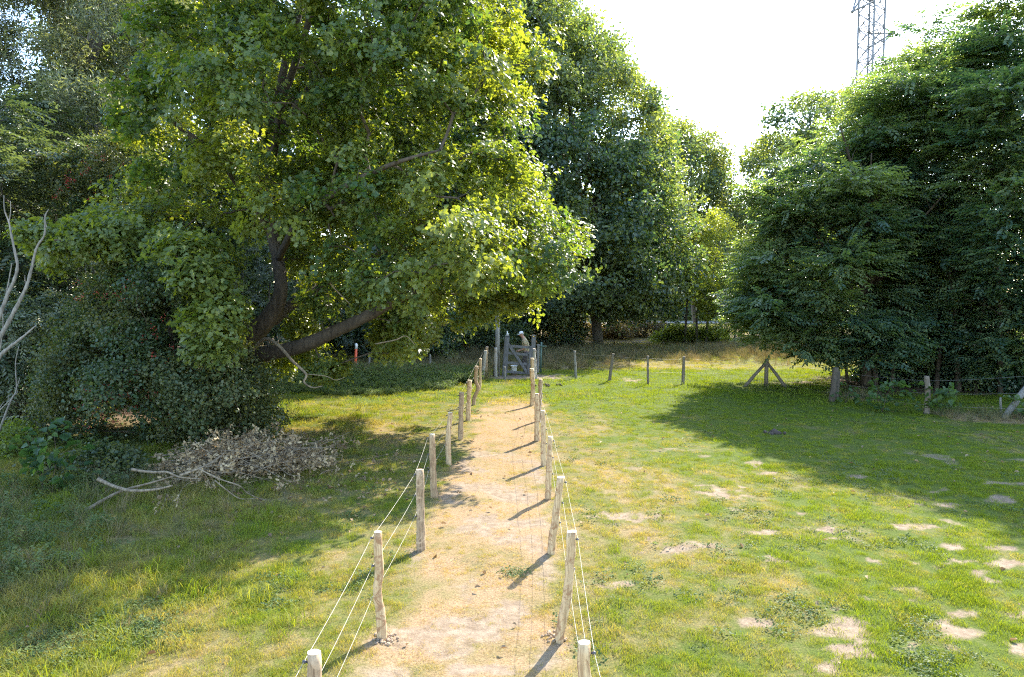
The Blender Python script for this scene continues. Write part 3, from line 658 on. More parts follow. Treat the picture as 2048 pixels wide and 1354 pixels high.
ex = [(W(655, 740, 15.5), .2, 6), (W(840, 665, 16.5), .35, 6), (W(1110, 560, 17), .42, 8), (W(1040, 605, 17), .35, 7), (W(975, 612, 17), .35, 8), (W(425, 640, 13.0), .42, 13), (W(405, 560, 13.1), .45, 13), (W(430, 700, 13.1), .3, 7), (W(385, 500, 13.4), .4, 10),
      (W(170, 470, 14), .55, 14), (W(90, 480, 14), .45, 9), (W(260, 480, 14), .6, 12), (W(330, 500, 14), .5, 10), (W(1130, 480, 17), .35, 6), (W(600, 660, 18), .6, 9), (W(600, 705, 18.6), .4, 6), (W(560, 730, 18.8), .35, 5), (W(820, 690, 17.5), .35, 5), (W(790, 655, 17.6), .45, 7), (W(780, 680, 17.2), .5, 9), (W(840, 630, 17.5), .55, 10), (W(720, 590, 17.5), .6, 10)]
KO = [([(668, 645), (760, 645), (760, 760), (668, 760)], 40), ([(940, 622), (1130, 622), (1130, 760), (940, 760)], 40), ([(470, 720), (500, 640), (535, 600), (540, 540), (585, 540), (590, 600), (560, 680), (520, 730)], 17.3), ([(525, 280), (562, 280), (570, 480), (530, 480)], 16.9),
      ([(520, 690), (640, 655), (680, 630), (680, 660), (640, 705), (530, 735)], 16.0), ([(550, 210), (570, 110), (600, 20), (645, 20), (610, 110), (585, 215)], 16.0), ([(600, 190), (640, 130), (690, 110), (690, 150), (640, 190), (600, 240)], 16.8)]
oak, OC = make_tree('oak_tree', 'large spreading oak with leaning dark trunk left of the path', 'tree', oak_poly, zo, 4.3, 190, 11, 1.2, 'oak', 'oak', base, oak_limbs, lps=18, crad=0.46, scale=.98, extra=ex, zmin=1.0, sep=.45, keepout=KO, lr=.92, tadd=.08)
# bare crooked branch hanging from it
T = Tubes(7)
P, r_ = smooth_path(w_([(505, 700, -1.2), (530, 678, -1.6), (556, 690, -2), (585, 722, -2.3), (612, 748, -2.5), (608, 764, -2.6), (625, 775, -2.6), (645, 772, -2.6)]), [.045, .045, .04, .033, .028, .022, .018, .01]); T.add(P, r_)
P, r_ = smooth_path(w_([(612, 748, -2.5), (650, 752, -2.6), (672, 760, -2.6), (690, 754, -2.6)]), [.012, .01, .008, .004]); T.add(P, r_, 5)
bo = link('bare_branch', T.mesh('bare_branch', M['pilewood'], base), oak); bo['label'] = 'bare crooked hanging branch'
T = Tubes(7)
P, r_ = smooth_path(w_([(655, 560, -3.2), (672, 580, -3.2), (690, 598, -3.2), (700, 608, -3.2)]), [.012, .014, .012, .006]); T.add(P, r_, 5)
link('dead_twig', T.mesh('dead_twig', M['pilewood'], base), oak)
T = Tubes(7)
P, r_ = smooth_path(w_([(750, 688, -2.2), (790, 680, -2.4), (812, 672, -2.4), (830, 690, -2.4)]), [.014, .016, .01, .006]); T.add(P, r_, 5)
link('dead_twig', T.mesh('dead_twig', M['pilewood'], base), oak)

def simple_limbs(base, top, spread, n, r0, z0=None):
    base = np.asarray(base, float); top = np.asarray(top, float)
    out = [([base + [0, 0, -.2], base * .7 + top * .3 + rng.normal(0, .25, 3), base * .35 + top * .65 + rng.normal(0, .35, 3), top], [r0, r0 * .8, r0 * .5, r0 * .15])]
    for k in range(n):
        t = rng.uniform(.12, .6); p = base * (1 - t) + top * t; a = rng.uniform(0, 6.28); H = top[2] - base[2]
        q = p + [math.cos(a) * spread * .6, math.sin(a) * spread * .6, H * .16]; e = p + [math.cos(a) * spread * 1.2, math.sin(a) * spread * 1.2, H * .3]
        out.append(([p, q, e], [r0 * .4, r0 * .28, r0 * .08]))
    return out
def gbase(px, y): p = W(px, 600, y); return np.array([p[0], y, gz(p[0], y)])
# --- tall trees in the middle
make_tree('maple_tree', 'tallest dark green tree behind the gate, right of the oak', 'tree',
  [(1035, -120), (1110, -70), (1150, 10), (1195, 50), (1240, 90), (1255, 140), (1295, 185), (1325, 240), (1340, 300), (1365, 350), (1375, 430), (1395, 500), (1380, 580), (1350, 625), (1200, 645), (1090, 655), (1000, 600), (930, 450), (900, 250), (930, 0)],
  42.5, 5.5, 230, 13, 2.0, 'maple', 'maple', gbase(1200, 42.5), simple_limbs(gbase(1200, 42.5), W(1130, 60, 42.5), 2.3, 8, .34), lps=15, crad=0.85, scale=1.05, zmin=.6, sep=.5, tip=.015, bark='bark2')
make_tree('maple_tree', 'slim tree with see-through crown in the middle gap', 'tree',
  [(1325, 235), (1375, 238), (1405, 262), (1440, 280), (1458, 330), (1478, 385), (1462, 440), (1440, 480), (1400, 600), (1340, 560), (1310, 350)],
  58, 3.5, 70, 10, 1.5, 'far', 'maple', gbase(1395, 58), simple_limbs(gbase(1395, 58), W(1385, 330, 58), 2.2, 6, .22), lps=9, crad=0.95, scale=.8, sep=.42, tip=.018, bark='bark2', tadd=.1)
make_tree('maple_tree', 'round dark crown rising behind the right hornbeams, left of the pylon', 'tree',
  [(1455, 400), (1475, 330), (1505, 300), (1522, 250), (1560, 205), (1620, 183), (1680, 195), (1730, 230), (1790, 300), (1790, 600), (1700, 640), (1480, 600), (1500, 520), (1455, 460)],
  56, 5, 110, 12, 2.0, 'far', 'maple', gbase(1640, 56), simple_limbs(gbase(1640, 56), W(1620, 240, 56), 3.5, 8, .3), lps=12, crad=1.0, scale=.85, sep=.45, tip=.018, bark='bark2')
make_tree('birch_tree', 'small yellow-green tree with several thin pale stems', 'tree',
  [(1372, 480), (1395, 440), (1430, 425), (1462, 440), (1488, 490), (1500, 560), (1485, 610), (1420, 625), (1350, 610), (1345, 540)],
  45, 2.2, 42, 8, 1.1, 'maple', 'bright', gbase(1415, 45),
  [([gbase(px, 45) + [0, 0, -.1], W(px + dx * .4, 560, 45), W(px + dx, 470, 45)], [.09, .06, .02]) for px, dx in ((1370, 20), (1395, -6), (1412, 30), (1440, 20))], lps=10, crad=.6, scale=.8, tip=.01, bark='bark2', tadd=.15)
make_tree('hazel_bush', 'rounded pale bush between the birch and the hornbeams', 'bush',
  [(1400, 640), (1395, 570), (1430, 535), (1480, 520), (1530, 530), (1560, 560), (1560, 640), (1500, 665), (1430, 665)],
  42, 1.8, 34, 8, .9, 'maple', 'bright', gbase(1470, 42), simple_limbs(gbase(1470, 42), W(1475, 560, 42), 1.2, 6, .07), lps=9, crad=.5, scale=.6, tip=.008, bark='bark2', tadd=-.25)
# --- hornbeams on the right, behind the wire fence
make_tree('hornbeam_tree', 'hornbeam with layered branches reaching left over the corner post', 'tree',
  [(1478, 645), (1500, 590), (1515, 560), (1492, 512), (1540, 470), (1565, 440), (1508, 388), (1565, 365), (1600, 340), (1575, 290), (1640, 290), (1690, 250), (1745, 240), (1800, 320), (1830, 500), (1830, 720), (1760, 790), (1660, 770), (1560, 720), (1520, 690)],
  24.5, 3.2, 75, 13, 1.25, 'horn', 'horn', gbase(1740, 24.5), simple_limbs(gbase(1740, 24.5), W(1730, 220, 24.5), 2.4, 12, .2), lps=22, crad=.62, scale=1.2, mode='spray', flat=.5, zmin=.9, bark='bark', tip=.007, keepout=[([(1430, 680), (1605, 680), (1605, 810), (1430, 810)], 40), ([(1640, 705), (1700, 705), (1700, 810), (1640, 810)], 40)],
  extra=[(W(px, py, z_), .4, 7) for px, py, z_ in ((1508, 600, 24.3), (1520, 560, 24.5), (1540, 500, 24.8), (1530, 640, 24), (1575, 655, 24), (1530, 395, 24.6), (1580, 450, 24.3), (1590, 560, 23.8), (1600, 620, 23.6), (1560, 600, 24), (1620, 660, 23.4))],
  shoots=[(1700, 150, 250, 24.5), (1650, 235, 310, 24.5), (1578, 262, 320, 24.3), (1600, 262, 330, 24.5)])
make_tree('hornbeam_tree', 'hornbeam in front of the pylon with yellowing top shoots', 'tree',
  [(1700, 280), (1740, 190), (1775, 130), (1790, 130), (1820, 80), (1850, 40), (1880, 110), (1925, 150), (1960, 150), (1985, 300), (1985, 600), (1930, 800), (1840, 790), (1790, 600), (1730, 400)],
  25.5, 2.9, 80, 13, 1.25, 'horn', 'horn', gbase(1850, 25.5), simple_limbs(gbase(1850, 25.5), W(1845, 170, 25.5), 1.8, 10, .16), lps=21, crad=.6, scale=1.15, mode='spray', flat=.8, zmin=.9, bark='bark', tip=.007, tadd=.08, sep=.47,
  extra=[(W(1850, 110, 25.5), .3, 5), (W(1830, 140, 25.5), .4, 6)], shoots=[(1848, 38, 130, 25.5), (1838, 58, 130, 25.4), (1862, 50, 140, 25.6), (1855, 70, 150, 25.3), (1790, 95, 190, 25.5), (1770, 120, 200, 25.2), (1815, 90, 170, 25.7), (1908, 85, 180, 25.5), (1895, 105, 190, 25.3), (1930, 120, 200, 25.6), (1735, 145, 240, 25.2), (1712, 170, 260, 25), (1690, 215, 290, 24.8)])
make_tree('hornbeam_tree', 'tall dark hornbeam at the right edge of the meadow', 'tree',
  [(1915, 230), (1950, 130), (1985, 60), (2005, 0), (2050, -60), (2150, -100), (2280, 0), (2350, 300), (2350, 800), (2120, 850), (1990, 820), (1930, 680), (1915, 430)],
  22.5, 2.9, 100, 13, 1.25, 'horn', 'horn', gbase(2090, 22.5), simple_limbs(gbase(2090, 22.5), W(2080, 60, 22.5), 1.9, 12, .18), lps=21, crad=.6, scale=1.2, mode='spray', flat=.8, zmin=.5, bark='bark', tip=.007, sep=.47,
  extra=[(W(1998, 20, 22.5), .3, 6), (W(2000, 70, 22.5), .35, 7), (W(1985, 110, 22.5), .4, 8)], shoots=[(1995, -10, 110, 22.5), (1985, 20, 120, 22.3), (1975, 60, 160, 22.6), (1962, 95, 190, 22.4), (2018, -20, 90, 22.4), (2040, -30, 60, 22.5), (1950, 130, 210, 22.6), (1940, 150, 240, 22.3)])
make_tree('hornbeam_tree', 'shaded hornbeam behind the others in the right thicket', 'tree',
  [(1700, 500), (1780, 330), (1900, 260), (2080, 230), (2250, 200), (2450, 300), (2500, 760), (2200, 800), (1900, 780), (1720, 740)],
  29.5, 2.0, 50, 9, 1.6, 'maple', 'horn', gbase(1960, 29), simple_limbs(gbase(1960, 29), W(1960, 280, 29), 3, 10, .22), lps=12, crad=.85, scale=.8, zmin=.4, bark='bark', tip=.01)
for lb, px, y_, wd, top in (('dark undergrowth bush between the leaning post and the pale crooked post', 1800, 26.0, 75, 740), ('dark undergrowth bush behind the pale crooked post', 1905, 24.5, 80, 720), ('dark undergrowth bush left of the slanting brace', 1990, 23.2, 60, 735), ('dark undergrowth bush at the right edge behind the brace', 2090, 22.6, 90, 720), ('low undergrowth bush deep under the hornbeams', 1990, 29.5, 120, 700)):
    gy_ = 592 + CAM_H * F / y_
    make_tree('undergrowth_bush', lb, 'bush', [(px - wd, gy_), (px - wd, (gy_ + top) / 2), (px - wd * .5, top), (px + wd * .5, top), (px + wd, (gy_ + top) / 2), (px + wd, gy_)], y_, .9, 36, 8, .5, 'thorn', 'horn', gbase(px, y_),
      [([gbase(px + q, y_) + [0, 0, -.1], W(px + q * 1.1, (gy_ + top) / 2, y_), W(px + q * 1.2, top, y_)], [.03, .02, .008]) for q in (-wd * .6, -wd * .2, wd * .3, wd * .7)], lps=16, crad=.4, scale=2.0, zmin=.08, tip=.004, tadd=-.2)
# bare shaded stems of the thicket
k = 0
for px, y_, r_, lean in ((1757, 24.2, .10, -8), (1790, 23.8, .07, 10), (1835, 24.6, .11, -4), (1880, 23.2, .08, 14), (1925, 22.8, .10, -12), (1960, 22.6, .06, 6), (2010, 22.0, .09, -6), (1700, 25.2, .06, -20)):
    T = Tubes(7); b_ = gbase(px, y_); P, rr = smooth_path([b_ + [0, 0, -.1], b_ + [lean * .006, .05, 1.2], b_ + [lean * .02, 0, 2.6], b_ + [lean * .04, .1, 4.4]], [r_, r_ * .85, r_ * .7, r_ * .4]); T.add(P, rr, 8, wob=.1)
    for q in range(4):
        h_ = rng.uniform(.8, 3.5); a = rng.uniform(0, 6.28); s0 = b_ + [lean * .015 * h_ / 2, 0, h_]; T.add([s0, s0 + [math.cos(a) * .5, math.sin(a) * .5, .25], s0 + [math.cos(a) * 1.1, math.sin(a) * 1.1, .2]], [.018, .012, .005], 5)
    words = ['thick bare stem nearest the leaning fence post', 'thin bare stem right of the leaning fence post', 'thick bare stem left of the pale crooked post', 'bare stem just right of the pale crooked post', 'thick bare stem halfway to the right brace', 'thin bare stem in the darkest part of the thicket', 'bare stem just left of the slanting brace', 'slanting thin stem left of the leaning fence post']
    tag(link('young_tree', T.mesh('young_tree', M['bark'], b_), None, b_), words[k], 'young tree', 'bare young trees in the right thicket'); k += 1
# --- left background
make_tree('willow_tree', 'grey-green willow filling the upper left corner', 'tree',
  [(-260, -200), (330, -200), (420, -60), (330, 90), (330, 260), (260, 400), (140, 520), (-260, 560)], 27, 4, 120, 10, 1.6, 'willow', 'willow', gbase(60, 27),
  [([gbase(60, 27), W(70, 380, 27), W(150, 130, 27), W(270, 55, 27)], [.4, .3, .2, .08]), ([W(70, 400, 27), W(120, 250, 26.5), W(190, 100, 26), W(230, -60, 26)], [.25, .2, .14, .05]),
   ([W(150, 200, 26), W(180, 80, 25.5), W(210, -100, 25)], [.14, .1, .05]), ([W(60, 480, 27), W(200, 250, 27), W(300, 170, 27)], [.2, .14, .05]), ([W(60, 420, 27), W(-60, 200, 27), W(-120, 0, 27)], [.25, .15, .06])],
  lps=26, crad=.8, scale=1.5, bark='bark2', upb=0, tip=.01)
make_tree('ash_tree', 'ash with feathery leaves below the willow on the left', 'tree',
  [(-260, 250), (-60, 180), (90, 200), (150, 260), (180, 400), (160, 520), (170, 620), (130, 760), (60, 830), (-260, 860)], 21, 3, 85, 10, 1.1, 'ash', 'ash', gbase(-40, 21),
  simple_limbs(gbase(-40, 21), W(-20, 240, 21), 2.5, 8, .2), lps=18, crad=.6, scale=1.1, mode='spray', bark='bark2', zmin=.3)
hb2, _ = make_tree('hawthorn_tree', 'hawthorn with red berries behind the oak on the left', 'tree',
  [(100, 330), (180, 285), (280, 290), (350, 340), (370, 420), (330, 480), (180, 480), (90, 430)], 20.5, 1.8, 36, 10, .85, 'thorn', 'thorn', gbase(220, 20.5),
  simple_limbs(gbase(220, 20.5), W(230, 330, 20.5), 1.4, 6, .12), lps=34, crad=.42, scale=1.4, bark='bark2')
scatter_berries(hb2, gbase(220, 20.5), [(W(125, 370, 18.6), .3), (W(165, 390, 18.6), .3), (W(215, 330, 18.7), .3), (W(230, 345, 18.6), .3), (W(150, 360, 18.7), .3)], 56, .014)
hb, _ = make_tree('hawthorn_tree', 'dense rounded hawthorn with red berries in front of the oak trunk', 'tree',
  [(175, 600), (230, 520), (320, 480), (420, 500), (450, 590), (475, 690), (515, 745), (545, 800), (560, 850), (500, 895), (440, 905), (380, 880), (330, 915), (240, 925), (150, 900), (110, 840), (90, 760), (120, 670)],
  15.3, 1.9, 80, 13, .85, 'thorn', 'thorn', gbase(420, 15.3), [([gbase(420 + d, 15.3 + e) + [0, 0, -.1], W(400 + d, 860, 15.3 + e), W(350 + 2 * d, 700, 15.3 + e), W(320 + 3 * d, 560, 15.3)], [.1, .08, .05, .015]) for d, e in ((0, 0), (15, .3), (-20, -.2), (40, .1), (-50, .3))],
  lps=32, crad=.42, scale=1.3, bark='bark', zmin=.1, shoots=[(px, py - h_, py, z_) for px, py, h_, z_ in ((180, 620, 55, 14.2), (205, 570, 60, 14.3), (240, 530, 60, 14.5), (290, 500, 50, 14.3), (330, 490, 60, 14.6), (455, 600, 50, 14.5), (480, 690, 60, 14.4), (500, 720, 55, 14.0), (535, 760, 50, 14.3), (560, 800, 45, 14.2), (120, 720, 60, 14.3), (100, 780, 55, 14.2), (150, 660, 60, 14.1), (575, 840, 40, 14.4))])
scatter_berries(hb, gbase(420, 15.3), [(W(x_, y_, 13.35), .2) for x_, y_ in ((235, 780), (215, 805), (300, 770), (290, 740), (320, 790), (270, 600), (180, 590), (335, 730), (245, 760), (160, 790), (310, 660), (205, 830), (250, 800))], 44, .012)
make_tree('elder_bush', 'sunlit elder bush between the bare branches and the hawthorn', 'bush',
  [(-140, 600), (60, 560), (140, 600), (160, 690), (150, 800), (60, 860), (-140, 880)], 17.2, 1.4, 50, 9, .75, 'ash', 'ash', gbase(40, 17.2),
  simple_limbs(gbase(40, 17.2), W(40, 620, 17.2), 1.2, 6, .07), lps=16, crad=.42, scale=.85, bark='bark2', zmin=.15, tadd=.1)
make_tree('bramble_bush', 'low dark bramble left of the brush pile', 'bush',
  [(60, 1010), (70, 950), (130, 915), (230, 900), (300, 930), (300, 985), (230, 1010), (120, 1040)], 12.3, .8, 26, 8, .34, 'thorn', 'thorn', gbase(180, 12.3),
  simple_limbs(gbase(180, 12.3), W(180, 950, 12.3), .5, 5, .02), lps=24, crad=.26, scale=1.3, bark='bark', zmin=.03, tip=.003)
make_tree('elder_bush', 'low leafy bush under the elder at the left edge', 'bush',
  [(-100, 900), (-20, 855), (90, 860), (160, 885), (210, 915), (120, 940), (-100, 940)], 14.3, 1.0, 24, 8, .4, 'thorn', 'bright', gbase(60, 14.3),
  simple_limbs(gbase(60, 14.3), W(60, 880, 14.3), .5, 4, .03), lps=22, crad=.3, scale=1.2, bark='bark2', zmin=.03, tip=.003, tadd=-.3)
# --- dark wood behind the oak and the hedge behind the gate
lab = ['dark tree behind the oak crown, furthest left', 'dark tree behind the middle of the oak crown', 'dark tree between the oak and the tall tree behind the gate']
for k, (px, y_, wd, top) in enumerate(((330, 34, 260, -150), (620, 38, 230, 40), (880, 41, 200, -60))):
    make_tree('oak_tree', lab[k], 'tree', [(px - wd, 660), (px - wd * 1.1, 350), (px - wd * .7, top + 80), (px, top), (px + wd * .7, top + 80), (px + wd * 1.1, 350), (px + wd, 680), (px, 690)],
      y_, 3.5, 95, 11, 2.0, 'far', 'maple', gbase(px, y_), simple_limbs(gbase(px, y_), W(px, top + 120, y_), 3.5, 8, .3), lps=12, crad=1.0, scale=.85, tip=.015, bark='bark', tadd=-.1, sep=.45)
HED = [('dark elder hedge bush behind the orange marker pole', 640, 33, 120, 570, 'ash', 'ash', -.1), ('dark hedge bush behind the left end of the back fence', 800, 33.5, 110, 570, 'maple', 'maple', -.1),
       ('dark hedge bush directly behind the tall grey pole', 950, 38, 95, 590, 'maple', 'maple', .05), ('dark hedge bush behind the man and gate', 1080, 42, 90, 610, 'maple', 'maple', -.2),
       ('brown beech hedge bush right of the gate', 1180, 51, 75, 646, 'maple', 'brown', .25), ('brown and yellow hedge bush in the middle of the gap', 1285, 53, 75, 645, 'maple', 'brown', .25), ('low green hedge bush under the birch', 1385, 46, 70, 655, 'maple', 'bright', -.3),
       ('dark hedge bush below the oak trunk on the left', 480, 29, 130, 480, 'ash', 'ash', -.1), ('dark bush in the shade behind the elder on the left', 110, 28, 150, 430, 'ash', 'ash', -.1)]
for lb, px, y_, wd, top, tp, mt, ta in HED:
    gy = 592 + CAM_H * F / y_
    make_tree('hedge_bush', lb, 'bush', [(px - wd, gy), (px - wd, (gy + top) / 2), (px - wd * .6, top), (px + wd * .6, top + 5), (px + wd, (gy + top) / 2), (px + wd, gy)],
      y_, 1.6, 60, 9, .9, tp, mt, gbase(px, y_), [([gbase(px + q, y_) + [0, 0, -.1], W(px + q * 1.1, (gy + top) / 2, y_), W(px + q * 1.3, top - 10, y_)], [.06, .045, .015]) for q in (-wd * .7, -wd * .3, 5, wd * .4, wd * .75)], lps=11, crad=.5, scale=.62, zmin=.1, tip=.006, bark='bark2', tadd=ta)
# --- trees beyond the road
far_lab = ['far tree beyond the road, seen left under the crowns', 'far tree beyond the road behind the hedge', 'far tree beyond the road in the middle gap', 'far tree beyond the road behind the birch', 'far tree beyond the road behind the hornbeams', 'far tree beyond the road at the far right']
first = None
for k, px in enumerate((900, 1110, 1290, 1450, 1620, 1850)):
    if first is None:
        first, _ = make_tree('roadside_tree', far_lab[0], 'tree', [(px - 115, 632), (px - 120, 470), (px - 60, 400), (px, 380), (px + 70, 400), (px + 115, 480), (px + 115, 632)], 97, 5, 95, 11, 2.6, 'far', 'maple', gbase(px, 97),
            simple_limbs(gbase(px, 97), W(px, 430, 97), 4, 6, .3), lps=9, crad=1.5, scale=1.6, tip=.03, bark='bark2', group='far trees beyond the road', zmin=.1)
    else:
        c = first.copy(); COL.objects.link(c); c['label'] = far_lab[k]; b_ = gbase(px, 97 + (k % 3) * 4); c.location = b_; c.rotation_euler = (0, 0, k * 1.3); c.scale = (1, 1, .85 + .1 * (k % 3))
        for ch in list(first.children):
            d = ch.copy(); COL.objects.link(d); d.parent = c

# --- saplings and small plants with broad leaves
def sapling(label, base, h, n, r, cat='sapling', tint=.4, sc=1.0):
    root = empty('sycamore_sapling', base, label, cat, 'sycamore saplings')
    T = Tubes(5); tips = []; 
    for q in range(3):
        a = rng.uniform(0, 6.28); e = base + [math.cos(a) * r * .5, math.sin(a) * r * .5, h * rng.uniform(.75, 1)]
        P, rr = smooth_path([base, (base + e) / 2 + rng.normal(0, .04, 3), e], [.009, .007, .003]); T.add(P, rr)
        for p in P[len(P) // 3:]: tips.append(p)
    tips = np.array(tips); k_ = n; pos = tips[rng.integers(0, len(tips), k_)] + rng.normal(0, 1, (k_, 3)) * [r * .55, r * .55, .10]
    pos = pos[pos[:, 2] > base[2] + .05]
    for p in pos[::2]:
        j_ = np.argmin(np.linalg.norm(tips - p, axis=1)); T.add([tips[j_], p], [.003, .0015], 4)
    link('stem', T.mesh('stem', M['bark'], base), root)
    up = np.array([0, 0, 1.0]) + rng.normal(0, .3, (len(pos), 3))
    place_leaves('leaves', TPL['syc'], pos, up, rng.normal(0, 1, (len(pos), 3)), sc * rng.uniform(.6, 1.1, len(pos)), np.full(len(pos), tint), M['syc'], root, base)
sapling('sycamore sapling with broad dark leaves beside the bramble, far left', G(88, 985), 1.05, 26, .45, tint=.1)
sapling('sycamore sapling between the leaning post and the pale crooked post', G(1765, 822), .95, 22, .5, sc=1.1)
sapling('low sycamore sapling leafing at the foot of the pale crooked post', G(1880, 828), .8, 20, .5, sc=1.1)
sapling('small sycamore sapling just right of the leaning post', G(1690, 808), .45, 8, .35)
sapling('sycamore sapling at the right edge beside the slanting brace', G(2040, 838), .6, 9, .35)

# --- dead bleached branches at the left edge
base = G(-70, 985); root = empty('dead_tree', base, 'bare bleached dead tree at the left edge', 'dead tree')
zt = 12.0; T = Tubes(8)
def wp(l, z=zt): return [W(a, b, z) for a, b in l]
for pts, r0, r1, nm in (([(-70, 960), (-50, 820), (-20, 745), (0, 712), (20, 694), (48, 672), (72, 651)], .09, .014, 0), ([(-45, 800), (-15, 715), (0, 675), (22, 635), (41, 598), (55, 568), (65, 528), (74, 494), (89, 469), (90, 435), (97, 419)], .06, .009, 0),
       ([(-40, 780), (-15, 680), (0, 631), (15, 590), (28, 561), (35, 533), (30, 505), (22, 465), (18, 445), (9, 420), (8, 391)], .055, .008, 0), ([(17, 447), (21, 425), (21, 402)], .012, .007, 0), ([(10, 600), (17, 565), (24, 526)], .018, .009, 0),
       ([(0, 700), (6, 655), (5, 625)], .015, .008, 0), ([(52, 574), (50, 560), (50, 550)], .01, .007, 0), ([(93, 455), (90, 438), (88, 428)], .01, .006, 0)):
    P, rr = smooth_path(wp(pts), np.linspace(r0 * .72, r1 * .8, len(pts))); T.add(P, rr * (1 + .12 * np.sin(np.arange(len(rr)) * 1.9)), 8, wob=.25)
link('branches', T.mesh('branches', M['deadwood'], base), root)
T = Tubes(7); b2 = G(-14, 905); zz = b2[1]
for pts, r0, r1 in (([(-14, 905), (0, 858), (22, 801), (33, 779), (31, 727), (38, 692)], .028, .006), ([(31, 782), (36, 768), (40, 755)], .01, .005), ([(-10, 830), (20, 800), (36, 784)], .012, .006), ([(17, 800), (17, 790)], .008, .005), ([(32, 728), (40, 727)], .006, .004), ([(0, 815), (8, 803)], .008, .004)):
    P, rr = smooth_path(wp(pts, zz), np.linspace(r0, r1, len(pts))); T.add(P, rr, 7)
tag(link('dead_sapling', T.mesh('dead_sapling', M['deadwood'], b2), None, b2), 'thin bare dead sapling leaning at the lower left edge', 'dead sapling')

# --- brush pile
pb = G(430, 985); root = empty('brush_pile', pb, 'heap of cut branches with withered leaves below the hawthorn', 'brush pile')
T = Tubes(7)
def gp(px, py, h=0.0):
    p = G(px, py); return p + [0, 0, h]
def pile_path(l, r0, r1):                              # px, py, height above ground
    pts = []
    for a, b, h in l:
        g_ = G(a, b); y_ = g_[1]
        # the ground point whose lifted position shows at (a,b)
        for _ in range(6):
            p = W(a, b, y_); dh = p[2] - (gz(p[0], y_) + h); y_ += dh * y_ / CAM_H * .8
        pts.append(W(a, b, y_))
    P, rr = smooth_path(np.array(pts) + [0, 0, .03], np.linspace(r0 * .9, r1 * .9, len(pts))); T.add(P, rr, 7, wob=.15)
pile_path([(197, 962, .25), (225, 975, .2), (262, 985, .2), (310, 983, .25), (345, 975, .3)], .036, .015)
pile_path([(172, 1025, .03), (205, 1005, .08), (245, 985, .15), (300, 970, .25), (350, 955, .3)], .032, .012)
pile_path([(264, 942, .3), (285, 946, .3), (310, 948, .35), (335, 948, .4), (360, 958, .35), (400, 962, .3)], .028, .012)
pile_path([(360, 955, .4), (400, 940, .45), (430, 925, .5), (450, 908, .55)], .02, .01)
pile_path([(395, 940, .5), (440, 962, .35), (478, 975, .25), (495, 990, .1), (520, 1001, .03), (532, 1003, .02)], .014, .006)
pile_path([(430, 965, .35), (455, 985, .2), (480, 1001, .06), (512, 1001, .05)], .012, .006)
pile_path([(450, 925, .45), (520, 915, .4), (560, 912, .3), (600, 910, .25)], .014, .007)
pile_path([(600, 925, .1), (640, 895, .2), (670, 880, .3), (700, 867, .4)], .010, .004)
pile_path([(610, 905, .15), (660, 895, .2), (690, 878, .25)], .009, .003)
pile_path([(390, 885, .5), (405, 900, .45), (425, 912, .4)], .009, .005)
pile_path([(480, 960, .1), (540, 935, .35), (590, 925, .3), (640, 925, .1)], .011, .005)
LP = []
for k in range(300):
    a = float(np.clip(rng.normal(450, 95), 300, 690)); mid_ = 955 - (a - 235) / 455 * 50; b = mid_ + rng.normal(0, 17); c = G(a, b + 15)
    hmax = 0.40 * math.exp(-((a - 460) / 150) ** 2) + 0.12; L_ = rng.uniform(.3, 1.3); an = rng.normal(0.2, .75); h0 = rng.uniform(0.02, hmax); dz = rng.normal(0, .12)
    e = c + [math.cos(an) * L_, math.sin(an) * L_, 0]; e[2] = max(gz(e[0], e[1]) + .03, c[2] + h0 + dz); s0 = c + [0, 0, h0]; mm = (s0 + e) / 2 + rng.normal(0, .05, 3)
    r_ = rng.choice([.004, .006, .010], p=[.45, .37, .18]); P, rr = smooth_path([s0, mm, e], [r_, r_ * .8, r_ * .4], 3); T.add(P, rr, 5)
    if a > 300: LP.append(P[rng.integers(0, len(P), 5)] + rng.normal(0, .05, (5, 3)))
link('branches', T.mesh('branches', M['pilewood'], pb), root)
LP = np.vstack(LP); LP = LP[LP[:, 2] > gh(LP[:, 0], LP[:, 1]) + .02]
place_leaves('withered_leaves', TPL['dead'], LP, rng.normal(0, 1, LP.shape) + [0, 0, .3], rng.normal(0, 1, LP.shape), rng.uniform(.4, .9, len(LP)), rng.uniform(.1, 1, len(LP)), M['deadleaf'], root, pb)
# fallen leaves and twigs on the grass
k = 900; x, y = wedge(4, 20, 1)
x = np.concatenate([x, rng.normal(-3.2, 1.2, 260)]); y = np.concatenate([y, rng.normal(11.6, 1.0, 260)])
x = np.concatenate([x, rng.normal(-1.1, .18, 16)]); y = np.concatenate([y, rng.normal(18.6, .18, 16)])
P = gpts(x, y) + [0, 0, .045]
V = np.array([leaf(.08, .026, .5, .3) @ (rotz(rng.uniform(0, 6.28)) @ rotx(rng.normal(0, .6)) @ roty(rng.normal(0, .4))).T * rng.uniform(.4, 1.1) for _ in range(len(P))]) + P[:, None, :]
me = mk_mesh('fallen_leaves', V.reshape(-1, 3), (np.arange(len(P))[:, None, None] * 6 + LQ[None]).reshape(-1, 4), M['fallen'], {'tint': ('FACE', np.repeat(rng.random(len(P)), 2))})
tag(link('fallen_leaves', me), 'withered leaves lying scattered in the grass', kind='stuff')
